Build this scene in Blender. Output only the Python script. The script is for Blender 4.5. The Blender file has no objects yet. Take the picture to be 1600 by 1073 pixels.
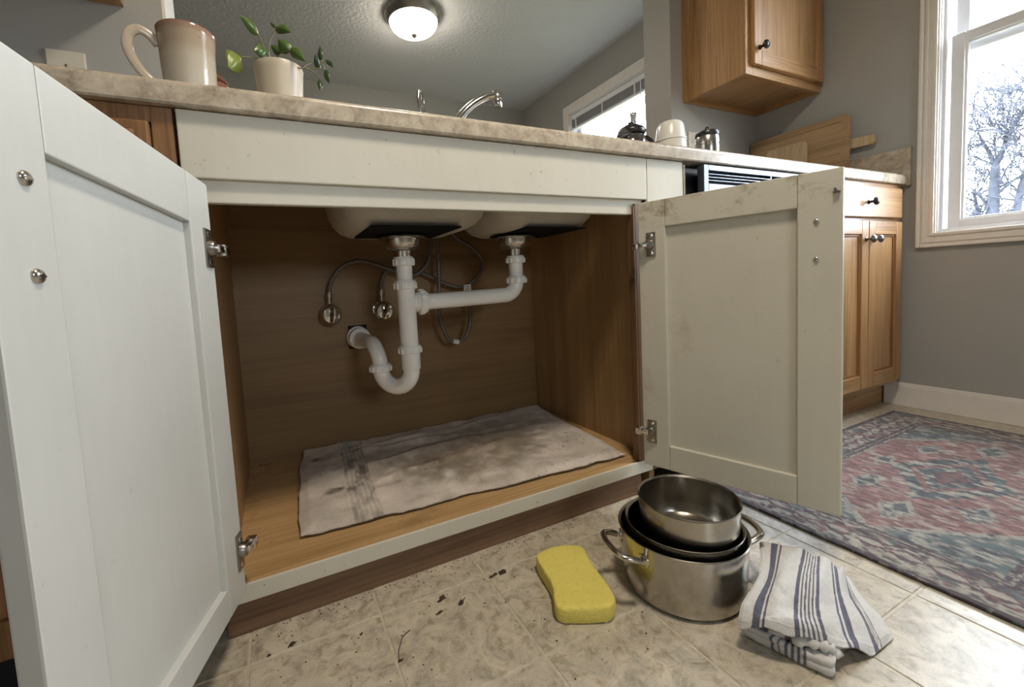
import bpy, bmesh, math, random
import numpy as np
from mathutils import Vector, Matrix
PI = math.pi
S = bpy.context.scene
COL = S.collection
random.seed(7)

# ------------------------------------------------------------------ camera
camd = bpy.data.cameras.new('camera'); cam = bpy.data.objects.new('camera', camd); COL.objects.link(cam)
YAW, PIT, ROL = 0.44325, 0.07349, -0.05439
_f = Vector((math.sin(YAW)*math.cos(PIT), math.cos(YAW)*math.cos(PIT), -math.sin(PIT)))
_r = Vector((math.cos(YAW), -math.sin(YAW), 0)); _u = _r.cross(_f)
_r2 = _r*math.cos(ROL) + _u*math.sin(ROL); _u2 = _u*math.cos(ROL) - _r*math.sin(ROL)
m = Matrix((_r2, _u2, -_f)).transposed().to_4x4(); m.translation = Vector((0.1142, -0.7978, 0.5839))
cam.matrix_world = m
camd.sensor_width = 36; camd.lens = 662.13/1600*36
camd.shift_x = 53.79/1600; camd.shift_y = -45.02/1600
camd.clip_start = 0.01
S.camera = cam
S.view_settings.view_transform = 'Standard'; S.view_settings.look = 'None'
S.view_settings.exposure = 0.0; S.view_settings.gamma = 1.0; S.view_settings.use_curve_mapping = False
# ------------------------------------------------------------------ world and lights
W = bpy.data.worlds.new('overcast_sky'); S.world = W; W.use_nodes = True
nt = W.node_tree; bg = nt.nodes['Background']
bg.inputs['Color'].default_value = (0.85, 0.93, 1.0, 1); bg.inputs['Strength'].default_value = 19.0
def area_lamp(name, loc, size, power, color, rot=(0,0,0), shape='DISK', size_y=None):
    d = bpy.data.lights.new(name, 'AREA'); d.shape = shape; d.size = size
    if size_y: d.size_y = size_y
    d.energy = power; d.color = color
    o = bpy.data.objects.new(name, d); o.location = loc; o.rotation_euler = rot; COL.objects.link(o); return o
WB = (.22, .84, .98, 1.46)  # opening of the added fill window behind the camera
for (y0, y1, z0, z1) in ((-0.85, -0.09, 0.68, 1.95), (0.95, 2.02, 0.95, 1.89)):   # window portals guide the sky sampling
    p = area_lamp('window_portal', (2.53, (y0+y1)/2, (z0+z1)/2), y1-y0, 1, (1,1,1), (0, PI/2, 0), 'RECTANGLE', z1-z0)
    p.data.size = z1-z0; p.data.size_y = y1-y0
    p.data.cycles.is_portal = True
p = area_lamp('window_portal', ((WB[0]+WB[1])/2, -2.76, (WB[2]+WB[3])/2), WB[1]-WB[0], 1, (1,1,1), (PI/2, 0, 0), 'RECTANGLE', WB[3]-WB[2]); p.data.cycles.is_portal = True
KITCHEN_LAMP = (0.62, -0.62, 2.09); KITCHEN_POWER = 19.0
FAR_LAMP = (0.985, 1.70, 2.19)

# ------------------------------------------------------------------ helpers
WL = {}
def wl(o): return WL.get(o.name, Vector((0,0,0)))
def thing(name, label, cat, loc, group=None):
    o = bpy.data.objects.new(name, None); o.empty_display_size = .05; COL.objects.link(o); o.location = loc
    WL[o.name] = Vector(loc); o['label'] = label; o['category'] = cat
    if group: o['group'] = group
    return o
def obj(name, bm, mat, parent=None, smooth=None, label=None, origin=None, cat=None, group=None, kind=None):
    """bm is in world coordinates; the mesh becomes ONE object, child of parent or top level."""
    me = bpy.data.meshes.new(name)
    bmesh.ops.recalc_face_normals(bm, faces=bm.faces[:])
    if origin is None:
        if parent is not None or kind == 'structure': origin = None
        else:
            xs = [v.co for v in bm.verts]
            origin = Vector(((min(c.x for c in xs)+max(c.x for c in xs))/2, (min(c.y for c in xs)+max(c.y for c in xs))/2, min(c.z for c in xs)))
    base = wl(parent) if parent is not None else (Vector(origin) if origin is not None else Vector((0,0,0)))
    for v in bm.verts: v.co -= base
    bm.to_mesh(me); bm.free()
    if smooth is not None:
        for p in me.polygons: p.use_smooth = True
        if smooth < 180: me.set_sharp_from_angle(angle=math.radians(smooth))
    if isinstance(mat, (list, tuple)):
        for q in mat: me.materials.append(q)
    else: me.materials.append(mat)
    o = bpy.data.objects.new(name, me); COL.objects.link(o)
    if parent is not None: o.parent = parent; WL[o.name] = wl(parent)
    else: o.location = base; WL[o.name] = base
    if label: o['label'] = label
    if cat: o['category'] = cat
    if group: o['group'] = group
    if kind: o['kind'] = kind
    return o
def struct(name, bm, mat, parent=None, **k): return obj(name, bm, mat, parent, kind=None if parent else 'structure', **k)
def shared(name, src, parent, delta):
    """a further child that shares src's mesh, moved by delta"""
    o = src.copy(); o.name = name; COL.objects.link(o); o.parent = parent; o.location = Vector(delta); WL[o.name] = wl(parent); return o
def BM(): return bmesh.new()
def box(bm, x0, x1, y0, y1, z0, z1, bev=0.0, M=None, seg=2):
    r = bmesh.ops.create_cube(bm, size=1.0); vs = r['verts']
    for v in vs: v.co = Vector((x0+(v.co.x+.5)*(x1-x0), y0+(v.co.y+.5)*(y1-y0), z0+(v.co.z+.5)*(z1-z0)))
    if bev > 0:
        es = list({e for v in vs for e in v.link_edges})
        g = bmesh.ops.bevel(bm, geom=es, offset=bev, segments=seg, affect='EDGES', profile=.6)
        vs = list({v for f in g['faces'] for v in f.verts} | {v for v in vs if v.is_valid})
    if M is not None: bmesh.ops.transform(bm, matrix=M, verts=vs)
    return vs
def catmull(pts, n=6):
    P = [Vector(p) for p in pts]; P = [P[0]*2-P[1]] + P + [P[-1]*2-P[-2]]; out = []
    for i in range(1, len(P)-2):
        for k in range(n):
            t = k/n; a, b, c, d = P[i-1], P[i], P[i+1], P[i+2]
            out.append(.5*((2*b)+(c-a)*t+(2*a-5*b+4*c-d)*t*t+(3*b-a-3*c+d)*t**3))
    out.append(P[-2]); return out
def tube(bm, pts, r, seg=12, caps=True, flat=1.0, M=None, up=None):
    P = [Vector(p) for p in pts]; n = len(P)
    T = [((P[min(i+1, n-1)]-P[max(i-1, 0)]).normalized()) for i in range(n)]
    a = up or Vector((0,0,1))
    if abs(T[0].dot(a)) > .95: a = Vector((1,0,0))
    N = (a-T[0]*a.dot(T[0])).normalized(); rings = []
    for i in range(n):
        N = (N-T[i]*N.dot(T[i])).normalized(); B = T[i].cross(N)
        rr = r[i] if isinstance(r, (list, tuple)) else r
        rings.append([bm.verts.new(P[i]+N*(rr*math.cos(2*PI*k/seg))+B*(rr*flat*math.sin(2*PI*k/seg))) for k in range(seg)])
    for i in range(n-1):
        for k in range(seg): bm.faces.new((rings[i][k], rings[i][(k+1)%seg], rings[i+1][(k+1)%seg], rings[i+1][k]))
    if caps:
        bm.faces.new(rings[0][::-1]); bm.faces.new(rings[-1])
    return [v for q in rings for v in q]
def lathe(bm, prof, c=(0,0,0), axis=(0,0,1), seg=32, M=None):
    """prof: (radius, height along axis) from c"""
    ax = Vector(axis).normalized(); q = ax.to_track_quat('Z', 'Y').to_matrix(); c = Vector(c); rings = []
    for (r, h) in prof:
        if r < 1e-6: rings.append([bm.verts.new(c+ax*h)])
        else: rings.append([bm.verts.new(c+q @ Vector((r*math.cos(2*PI*k/seg), r*math.sin(2*PI*k/seg), h))) for k in range(seg)])
    for a, b in zip(rings[:-1], rings[1:]):
        if len(a) == 1 and len(b) == 1: continue
        for k in range(seg):
            if len(a) == 1: bm.faces.new((a[0], b[k], b[(k+1)%seg]))
            elif len(b) == 1: bm.faces.new((a[k], a[(k+1)%seg], b[0]))
            else: bm.faces.new((a[k], a[(k+1)%seg], b[(k+1)%seg], b[k]))
    vs = [v for q_ in rings for v in q_]
    if M is not None: bmesh.ops.transform(bm, matrix=M, verts=vs)
    return vs
def cyl(bm, p0, p1, r, seg=24, bev=0.0):
    p0, p1 = Vector(p0), Vector(p1); h = (p1-p0).length
    pr = [(0,0),(r-bev,0),(r,bev),(r,h-bev),(r-bev,h),(0,h)] if bev else [(0,0),(r,0),(r,h),(0,h)]
    return lathe(bm, pr, p0, p1-p0, seg)
def rrect(x0, x1, y0, y1, r, n=6):
    o = []
    for cx, cy, a in ((x1-r, y1-r, 0), (x0+r, y1-r, PI/2), (x0+r, y0+r, PI), (x1-r, y0+r, 3*PI/2)):
        for k in range(n+1): o.append((cx+r*math.cos(a+k*PI/2/n), cy+r*math.sin(a+k*PI/2/n)))
    return o
def loft(bm, rings, cap0=False, cap1=False):
    R = [[bm.verts.new(p) for p in ring] for ring in rings]; n = len(R[0])
    for a, b in zip(R[:-1], R[1:]):
        for k in range(n): bm.faces.new((a[k], a[(k+1)%n], b[(k+1)%n], b[k]))
    if cap0: bm.faces.new(R[0][::-1])
    if cap1: bm.faces.new(R[-1])
    return R
def prism(bm, poly, z0, z1, M=None):
    a = [bm.verts.new((x, y, z0)) for x, y in poly]; b = [bm.verts.new((x, y, z1)) for x, y in poly]; n = len(poly)
    for k in range(n): bm.faces.new((a[k], a[(k+1)%n], b[(k+1)%n], b[k]))
    bm.faces.new(a[::-1]); bm.faces.new(b)
    if M is not None: bmesh.ops.transform(bm, matrix=M, verts=a+b)
def grid(bm, fn, nu, nv):
    V = [[bm.verts.new(fn(i/nu, j/nv)) for i in range(nu+1)] for j in range(nv+1)]
    for j in range(nv):
        for i in range(nu): bm.faces.new((V[j][i], V[j][i+1], V[j+1][i+1], V[j+1][i]))
    return V
def sheet(bm, fn, nu, nv, th):
    """closed thin cloth: top from fn, bottom th below"""
    T = grid(bm, fn, nu, nv); Bt = [[bm.verts.new(v.co-Vector((0,0,th))) for v in row] for row in T]
    for j in range(nv):
        for i in range(nu): bm.faces.new((Bt[j][i], Bt[j+1][i], Bt[j+1][i+1], Bt[j][i+1]))
    for i in range(nu):
        bm.faces.new((T[0][i], Bt[0][i], Bt[0][i+1], T[0][i+1])); bm.faces.new((T[nv][i], T[nv][i+1], Bt[nv][i+1], Bt[nv][i]))
    for j in range(nv):
        bm.faces.new((T[j][0], T[j+1][0], Bt[j+1][0], Bt[j][0])); bm.faces.new((T[j][nu], Bt[j][nu], Bt[j+1][nu], T[j+1][nu]))
    return T
def _hash(ix, iy, s):
    h = (ix.astype(np.int64)*374761393+iy.astype(np.int64)*668265263+s*1442695041) & 0x7fffffff
    h = ((h ^ (h >> 13))*1274126177) & 0x7fffffff
    return ((h ^ (h >> 16)) & 0xffff)/65535.0
def vn(x, y, s=0):
    x = np.asarray(x, float); y = np.asarray(y, float)
    ix, iy = np.floor(x), np.floor(y); fx, fy = x-ix, y-iy; fx = fx*fx*(3-2*fx); fy = fy*fy*(3-2*fy)
    a, b, c, d = _hash(ix, iy, s), _hash(ix+1, iy, s), _hash(ix, iy+1, s), _hash(ix+1, iy+1, s)
    return (a*(1-fx)+b*fx)*(1-fy)+(c*(1-fx)+d*fx)*fy
def fbm(x, y, s=0, o=4): return sum(vn(np.asarray(x)*2**k, np.asarray(y)*2**k, s+k*17)/2**k for k in range(o))/(2-2**(1-o))
def set_col(o, cols):
    a = o.data.color_attributes.new('Col', 'FLOAT_COLOR', 'POINT')
    c = np.ones((len(o.data.vertices), 4), np.float32); c[:, :3] = cols; a.data.foreach_set('color', c.ravel())
def coords(o):
    a = np.empty(len(o.data.vertices)*3); o.data.vertices.foreach_get('co', a); return a.reshape(-1, 3)

# ------------------------------------------------------------------ materials
def srgb(h):
    f = lambda c: (c/12.92 if c <= .04045 else ((c+.055)/1.055)**2.4)
    return tuple(f(c/255) for c in h)
class N:
    def __init__(s, name):
        s.m = bpy.data.materials.new(name); s.m.use_nodes = True; s.t = s.m.node_tree; s.b = s.t.nodes['Principled BSDF']; s.tc = s.t.nodes.new('ShaderNodeTexCoord')
    def n(s, typ, **k):
        o = s.t.nodes.new(typ)
        for a, v in k.items():
            if a.startswith('i_'):
                key = a[2:]; key = int(key) if key.isdigit() else key.replace('_', ' ')
                if hasattr(v, 'is_linked'): s.t.links.new(v, o.inputs[key])
                else: o.inputs[key].default_value = v
            else: setattr(o, a, v)
        return o
    def mapping(s, scale=(1,1,1), src='Object', rot=(0,0,0)):
        return s.n('ShaderNodeMapping', i_Vector=s.tc.outputs[src], i_Scale=scale, i_Rotation=rot).outputs[0]
    def noise(s, vec, sc, det=4, rough=.55, dist=0): return s.n('ShaderNodeTexNoise', i_Vector=vec, i_Scale=sc, i_Detail=det, i_Roughness=rough, i_Distortion=dist).outputs[0]
    def ramp(s, fac, stops):
        o = s.n('ShaderNodeValToRGB', i_Fac=fac); e = o.color_ramp.elements
        while len(e) > 1: e.remove(e[-1])
        for i, (p, c) in enumerate(stops):
            q = e[0] if i == 0 else e.new(p)
            q.position = p; q.color = (*c, 1) if len(c) == 3 else c
        return o.outputs[0]
    def mix(s, fac, a, b, blend='MIX'):
        o = s.n('ShaderNodeMix', data_type='RGBA', blend_type=blend)
        for k, v in ((0, fac), (6, a), (7, b)):
            if hasattr(v, 'is_linked'): s.t.links.new(v, o.inputs[k])
            elif k == 0: o.inputs[0].default_value = v
            else: o.inputs[k].default_value = (*v, 1) if len(v) == 3 else v
        return o.outputs[2]
    def bump(s, h, st=.2, dist=.002, prev=None):
        o = s.n('ShaderNodeBump', i_Height=h, i_Strength=st, i_Distance=dist)
        if prev is not None: s.t.links.new(prev, o.inputs['Normal'])
        return o.outputs[0]
    def done(s, color=None, rough=.5, metal=0, normal=None, spec=None, coat=0, **kw):
        for key, v in (('Base Color', color), ('Roughness', rough), ('Metallic', metal), ('Normal', normal), ('Specular IOR Level', spec), ('Coat Weight', coat)):
            if v is None: continue
            if hasattr(v, 'is_linked'): s.t.links.new(v, s.b.inputs[key])
            else: s.b.inputs[key].default_value = (*v, 1) if isinstance(v, tuple) and len(v) == 3 else v
        for k, v in kw.items(): s.b.inputs[k.replace('_', ' ')].default_value = v
        return s.m
def plain(name, color, rough=.5, metal=0, var=.12, sc=30, bump=0, spec=None, coat=0):
    q = N(name); n_ = q.noise(q.mapping(), sc, 3)
    c0 = tuple(c*(1-var) for c in color); c1 = tuple(min(1, c*(1+var)) for c in color)
    c = q.ramp(n_, [(.3, c0), (.7, c1)])
    return q.done(c, rough, metal, q.bump(n_, bump, .001) if bump else None, spec, coat)
def paint(name, color, wear=.5, wearcol=(.22, .13, .07), rough=.42, dirt=.0, top=None):
    q = N(name); v = q.mapping()
    a = q.noise(v, 6, 5); c = q.ramp(a, [(.3, tuple(x*.94 for x in color)), (.7, color)])
    st = q.noise(q.mapping((90, 90, 9)), 1.0, 3); c = q.mix(.07, c, q.ramp(st, [(.35, tuple(x*.72 for x in color)), (.65, color)]))
    if dirt: c = q.mix(q.ramp(q.noise(q.mapping((1, 1, 1)), 9, 6, .7), [(.60, (0,0,0)), (.74, (dirt, dirt, dirt))]), c, (.34, .26, .15))
    if top:                                    # grease smudges on the upper rail, where hands open the door
        z = q.n('ShaderNodeSeparateXYZ', i_Vector=q.tc.outputs['Object']).outputs[2]
        g = q.n('ShaderNodeMapRange', i_Value=z, i_From_Min=top-.01, i_From_Max=top+.015, i_To_Max=.75).outputs[0]
        sm = q.ramp(q.noise(q.mapping((1, 1, 1.6)), 17, 6, .72, .5), [(.50, (0,0,0)), (.66, (1,1,1))])
        c = q.mix(q.n('ShaderNodeMath', operation='MULTIPLY', i_0=g, i_1=sm).outputs[0], c, (.27, .19, .105))
    ch = q.ramp(q.noise(v, 55, 6, .72), [(.658, (0,0,0)), (.672, (wear, wear, wear))]) if wear else None
    if ch is not None: c = q.mix(ch, c, wearcol)
    return q.done(c, rough, 0, q.bump(st, .06, .001))
def wood(name, cols, along='z', grain=1.0, rough=.42, dist=.8, stain=0, coat=0, fine=.35):
    q = N(name); k = {'x': (1.3, 22, 22), 'y': (22, 1.3, 22), 'z': (22, 22, 1.3)}[along]
    v = q.mapping(tuple(x*grain for x in k)); a = q.noise(v, 1.0, 5, .6, dist)
    k2 = {'x': (4, 170, 170), 'y': (170, 4, 170), 'z': (170, 170, 4)}[along]
    f = q.noise(q.mapping(k2), 1.0, 3, .6)
    c = q.ramp(a, [(.28, cols[0]), (.45, cols[1]), (.6, cols[2]), (.75, cols[1])])
    c = q.mix(fine, c, q.ramp(f, [(.38, tuple(x*.55 for x in cols[0])), (.56, cols[2])]), 'MIX')
    if stain: c = q.mix(q.ramp(q.noise(q.mapping(), 7, 6, .7), [(.56, (0,0,0)), (.75, (stain, stain, stain))]), c, (.06, .035, .015))
    return q.done(c, rough, 0, q.bump(f, .08, .001), coat=coat)

WHITE = paint('aged_white_paint', (.65, .615, .52), .6)
WHITE_LIT = paint('aged_white_window_lit', (.595, .60, .575), .12, dirt=.0)  # same aged white, with cool window light tinted into the colour
WHITE3 = paint('stained_white_door_paint', (.60, .57, .475), .2, dirt=.42, top=.70)
TRIM = plain('trim_paint', (.74, .70, .645), .4, var=.03)
VINYL = plain('window_vinyl', (.80, .80, .82), .35, var=.02)
OAK = wood('honey_oak_vertical', [(.22, .10, .034), (.36, .185, .068), (.45, .255, .108)], 'z', coat=.15)
OAKX = wood('honey_oak_horizontal', [(.22, .10, .034), (.36, .185, .068), (.45, .255, .108)], 'x', coat=.15)
OAKY = wood('honey_oak_depth', [(.24, .125, .052), (.34, .19, .085), (.40, .235, .115)], 'y')
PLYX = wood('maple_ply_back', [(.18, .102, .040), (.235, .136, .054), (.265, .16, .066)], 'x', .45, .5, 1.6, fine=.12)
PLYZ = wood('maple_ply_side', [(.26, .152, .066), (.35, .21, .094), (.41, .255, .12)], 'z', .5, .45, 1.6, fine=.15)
SHELF = wood('maple_ply_shelf', [(.34, .20, .08), (.48, .30, .135), (.55, .36, .175)], 'x', .4, .42, 1.4, stain=.5, fine=.2)
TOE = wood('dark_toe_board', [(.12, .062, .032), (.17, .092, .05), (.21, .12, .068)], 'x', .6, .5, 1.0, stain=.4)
BOARD = wood('cutting_board_wood', [(.28, .175, .085), (.36, .235, .12), (.43, .29, .16)], 'y', .7, .5)
BOARD2 = wood('pale_board_wood', [(.42, .30, .17), (.50, .37, .22), (.56, .43, .27)], 'z', .7, .5)
DARK = plain('shadow_gap_black', (.008, .008, .009), .8, var=.2)
STEEL = plain('brushed_steel', (.55, .52, .48), .22, 1, .08, 60)
CHROME = plain('chrome', (.72, .70, .68), .10, 1, .04)
NICKEL = plain('satin_nickel', (.33, .30, .27), .34, 1, .1)
KNOB = plain('dark_bronze_knob', (.035, .03, .03), .32, .6, .2)
PVC = plain('white_pvc', (.86, .84, .80), .30, 0, .03, 20)
HOSE = plain('braided_grey_hose', (.16, .135, .12), .45, .3, .4, 300, .3)
BOWL = plain('bone_sink_underside', (.50, .46, .39), .55, 0, .08, 8)
PAD = plain('black_sound_pad', (.006, .0055, .0055), .85, var=.3, spec=.15)
BLACK = plain('black_plastic', (.015, .015, .017), .3, var=.2)
CREAM = plain('cream_plate_plastic', (.60, .56, .46), .35, var=.03)
def wall_mat(name, c, sc=160, b=.12):
    q = N(name); n1 = q.noise(q.mapping(), sc, 3); n2 = q.noise(q.mapping(), 3, 3)
    col = q.ramp(n2, [(.3, tuple(x*.96 for x in c)), (.7, c)]); return q.done(col, .6, 0, q.bump(n1, b, .002 if b < .5 else .006))
WALL = wall_mat('grey_wall_paint', (.36, .353, .328))
CEIL = wall_mat('knockdown_ceiling', (.60, .605, .61), 42, 1.0)
def m_counter():
    q = N('travertine_laminate'); v = q.mapping()
    a = q.noise(v, 21, 8, .72, .9); c = q.ramp(a, [(.30, (.24, .19, .13)), (.43, (.40, .33, .25)), (.55, (.49, .415, .32)), (.70, (.62, .55, .45))])
    w = q.ramp(q.noise(q.mapping((1, 1, 1)), 55, 4, .7), [(.36, (.55, .55, .55)), (.5, (1,1,1))]); c = q.mix(.5, c, w, 'MULTIPLY')
    return q.done(c, .27, 0, None, coat=.35)
COUNTER = m_counter()
def m_tile(name, base, dirt):
    q = N(name); v = q.mapping(); ri = q.n('ShaderNodeObjectInfo').outputs['Random']
    off = q.n('ShaderNodeVectorMath', operation='ADD', i_0=v); q.t.links.new(q.n('ShaderNodeCombineXYZ', i_X=q.n('ShaderNodeMath', operation='MULTIPLY', i_0=ri, i_1=9.0).outputs[0]).outputs[0], off.inputs[1]); v = off.outputs[0]
    a = q.noise(v, 15, 9, .74, 1.6)
    c = q.ramp(a, [(.25, (.22, .18, .125)), (.40, tuple(x*.76 for x in base)), (.52, base), (.64, tuple(min(1, x*1.16) for x in base)), (.78, tuple(min(1, x*1.3) for x in base))])
    b_ = q.ramp(q.noise(v, 48, 5, .7, .5), [(.36, (.58, .52, .43)), (.50, (1,1,1))]); c = q.mix(.7, c, b_, 'MULTIPLY')
    d = q.ramp(q.noise(v, 150, 4, .8), [(.70, (0,0,0)), (.74, (dirt, dirt, dirt))]); c = q.mix(d, c, (.05, .035, .02))
    rg = q.ramp(a, [(.3, (.42,)*3), (.7, (.25,)*3)])
    return q.done(c, rg, 0, q.bump(a, .25, .0015), coat=.35, Coat_Roughness=.30)
TILE = m_tile('vinyl_stone_tile', (.52, .46, .365), .8)
GROUT = plain('tile_joint', (.52, .465, .365), .45, var=.15, sc=60)
def vcol(name, rough=.85, bump=.3, sc=500, sheen=.2, mul=None):
    q = N(name); a = q.n('ShaderNodeVertexColor', layer_name='Col').outputs[0]; n_ = q.noise(q.mapping(), sc, 3)
    c = q.mix(.35, a, q.ramp(n_, [(.3, (.72,)*3), (.7, (1.15,)*3)]), 'MULTIPLY')
    return q.done(c, rough, 0, q.bump(n_, bump, .002), Sheen_Weight=sheen)
RUG = vcol('woven_rug', .95, .45, 420); TERRY = vcol('terry_cloth', .95, 1.0, 330); COTTON = vcol('cotton_cloth', .9, .2, 900)
def m_glass():
    q = N('window_glass'); t = q.t; tr = t.nodes.new('ShaderNodeBsdfTransparent'); gl = t.nodes.new('ShaderNodeBsdfGlossy'); gl.inputs['Roughness'].default_value = .02
    lw = t.nodes.new('ShaderNodeLayerWeight'); lw.inputs[0].default_value = .5
    pw = q.n('ShaderNodeMath', operation='POWER', i_0=lw.outputs['Facing'], i_1=4.0).outputs[0]; fr = q.n('ShaderNodeMath', operation='MULTIPLY_ADD', i_0=pw, i_1=.35, i_2=.02); mx = t.nodes.new('ShaderNodeMixShader')
    t.links.new(fr.outputs[0], mx.inputs[0]); t.links.new(tr.outputs[0], mx.inputs[1]); t.links.new(gl.outputs[0], mx.inputs[2])
    t.links.new(mx.outputs[0], t.nodes['Material Output'].inputs[0]); t.nodes.remove(q.b); return q.m
GLASS = m_glass()
def emit(name, col, st):
    q = N(name); return q.done((.9, .88, .84), .4, Emission_Color=(*col, 1), Emission_Strength=st)

# ------------------------------------------------------------------ room shell
XW, DW, DF, FARY, CZ = 2.3728, 0.5674, 0.7124, 2.72, 2.19
XL, YF = -2.0, -2.6
b = BM(); box(b, XL-.1, XW+.15, YF-.1, DW+.01, -.06, -.0012); floor_ = struct('floor', b, GROUT)
PX, PY, G = .21, .21, .0045
for i in range(-7, 11):
    for j in range(-7, 3):
        x0, y0 = .03+i*PX, -.06+j*PY
        x1, y1 = min(x0+PX-G/2, XW), min(y0+PY-G/2, DW); x0 += G/2; y0 += G/2
        if x1-x0 < .02 or y1-y0 < .02: continue
        b = BM(); box(b, x0-(x0+x1)/2, x1-(x0+x1)/2, y0-(y0+y1)/2, y1-(y0+y1)/2, -.004, 0, .0011, seg=1)
        t = obj('floor_tile', b, TILE, floor_); t.location = ((x0+x1)/2, (y0+y1)/2, 0)
b = BM(); box(b, XL-.1, XW+.15, DF-.01, FARY+.1, -.06, 0); struct('floor_far_room', b, plain('far_floor_vinyl', (.36, .30, .22), .5))
b = BM(); box(b, XL-.1, XW+.15, YF-.1, FARY+.1, CZ, CZ+.08); struct('ceiling', b, CEIL)
OY0, OY1 = -.0865, 1.770
b = BM(); box(b, XL, OY0, DW, DF, 0, CZ); box(b, OY1, XW, DW, DF, 0, CZ); box(b, OY0, OY1, DW, DF, 0, .872); box(b, OY0, OY1, DW, DF, 2.06, CZ); struct('wall_back', b, WALL)
b = BM(); box(b, OY0-.001, OY0+.006, DW-.0005, DF+.004, .915, 2.06); struct('trim_1', b, TRIM)
def wall_with_windows(name, wins):
    b = BM(); x0, x1 = XW, XW+.15; ys = YF
    for (y0, y1, z0, z1) in wins:
        box(b, x0, x1, ys, y0, 0, CZ); box(b, x0, x1, y0, y1, 0, z0); box(b, x0, x1, y0, y1, z1, CZ); ys = y1
    box(b, x0, x1, ys, FARY, 0, CZ); struct(name, b, WALL)
WK = (-.86, -.090, .680, 1.93); WF = (.95, 2.025, .98, 1.895)
wall_with_windows('wall_right', [WK, WF])
b = BM(); box(b, XL-.1, XW+.15, FARY, FARY+.1, 0, CZ); struct('wall_far', b, WALL)
b = BM(); box(b, XL-.1, XL, YF, FARY, 0, CZ); struct('wall_left', b, WALL)
b = BM(); box(b, XL-.1, WB[0], YF-.1, YF, 0, CZ); box(b, WB[1], XW+.15, YF-.1, YF, 0, CZ); box(b, WB[0], WB[1], YF-.1, YF, 0, WB[2]); box(b, WB[0], WB[1], YF-.1, YF, WB[3], CZ); struct('wall_front', b, WALL)
b = BM(); box(b, XW-.014, XW, YF, .045, 0, .080); box(b, XW-.009, XW, YF, .045, .078, .093, .003); struct('baseboard_right', b, TRIM)
b = BM(); box(b, XW-.012, XW, DF, FARY, 0, .09, .003); struct('baseboard_far', b, TRIM)
b = BM(); box(b, -60, 60, -60, 60, -1.3, -1.2); struct('ground', b, plain('winter_lawn', (.10, .10, .06), .9, var=.3, sc=3))

def ring_yz(bm, x0, x1, y0, y1, z0, z1, w, bev=0.0):
    """picture frame in the YZ plane, outer rectangle y0..y1, z0..z1, member width w"""
    box(bm, x0, x1, y0, y0+w, z0, z1, bev); box(bm, x0, x1, y1-w, y1, z0, z1, bev)
    box(bm, x0, x1, y0+w, y1-w, z0, z0+w, bev); box(bm, x0, x1, y0+w, y1-w, z1-w, z1, bev)
def ring_xz(bm, y0, y1, x0, x1, z0, z1, w, bev=0.0, wb=None):
    wb = wb or w
    box(bm, x0, x0+w, y0, y1, z0, z1, bev); box(bm, x1-w, x1, y0, y1, z0, z1, bev)
    box(bm, x0+w, x1-w, y0, y1, z0, z0+wb, bev); box(bm, x0+w, x1-w, y0, y1, z1-wb, z1, bev)
def kitchen_window():
    y0, y1, z0, z1 = WK
    b = BM(); g = .048
    ring_yz(b, XW-.012, XW, y0-g, y1+g, z0-g-.005, z1+g, .052, .002)
    ring_yz(b, XW-.021, XW-.010, y0-g, y1+g, z0-g-.005, z1+g, .013, .004); ring_yz(b, XW-.017, XW-.010, y0-g+.017, y1+g-.017, z0-g+.012, z1+g-.017, .009, .003)
    ring_yz(b, XW-.018, XW-.010, y0-.012, y1+.012, z0-.012, z1+.012, .012, .003)
    w = struct('window_1', b, TRIM)
    b = BM(); ring_yz(b, XW, XW+.13, y0, y1, z0, z1, .006); ring_yz(b, XW+.018, XW+.034, y0, y1, z0, z1, .014, .002); obj('jamb_liner', b, VINYL, w)
    zm = 1.352
    b = BM(); f = .034; ya, yb = y0+.022, y1-.022
    ring_yz(b, XW+.03, XW+.062, ya, yb, z0+.008, zm+.031, f, .003); ring_yz(b, XW+.036, XW+.056, ya+f-.004, yb-f+.004, z0+.008+f-.004, zm+.031-f+.004, .011, .004); obj('lower_sash', b, VINYL, w)
    b = BM(); ring_yz(b, XW+.066, XW+.096, ya, yb, zm-.03, z1-.008, f, .003); obj('upper_sash', b, VINYL, w)
    b = BM(); box(b, XW+.044, XW+.047, ya+.03, yb-.03, z0+.04, zm+.0); obj('lower_pane', b, GLASS, w)
    b = BM(); box(b, XW+.080, XW+.083, ya+.03, yb-.03, zm, z1-.04); obj('upper_pane', b, GLASS, w)
    b = BM(); box(b, XW+.028, XW+.06, (ya+yb)/2+.11, (ya+yb)/2+.17, zm+.031, zm+.043, .004); cyl(b, (XW+.04, (ya+yb)/2+.15, zm+.04), (XW+.04, (ya+yb)/2+.15, zm+.055), .014); obj('sash_lock', b, VINYL, w, smooth=40)
kitchen_window()
def far_window():
    y0, y1, z0, z1 = WF
    b = BM(); ring_yz(b, XW-.016, XW, y0-.07, y1+.07, z0-.07, z1+.07, .07, .003); w = struct('window_2', b, TRIM)
    b = BM(); ring_yz(b, XW, XW+.13, y0, y1, z0, z1, .008); obj('jamb_liner', b, VINYL, w)
    b = BM(); ring_yz(b, XW+.07, XW+.10, y0+.008, y1-.008, z0+.008, z1-.008, .045, .003); obj('sash', b, VINYL, w)
    b = BM(); box(b, XW+.083, XW+.086, y0+.05, y1-.05, z0+.05, z1-.05); obj('pane', b, GLASS, w)
far_window()
b = BM(); ring_xz(b, YF, YF+.016, WB[0]-.06, WB[1]+.06, WB[2]-.06, WB[3]+.06, .06, .003); w3 = struct('fill_window', b, TRIM)  # window added out of view to send frontal fill light into the cabinet
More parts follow.
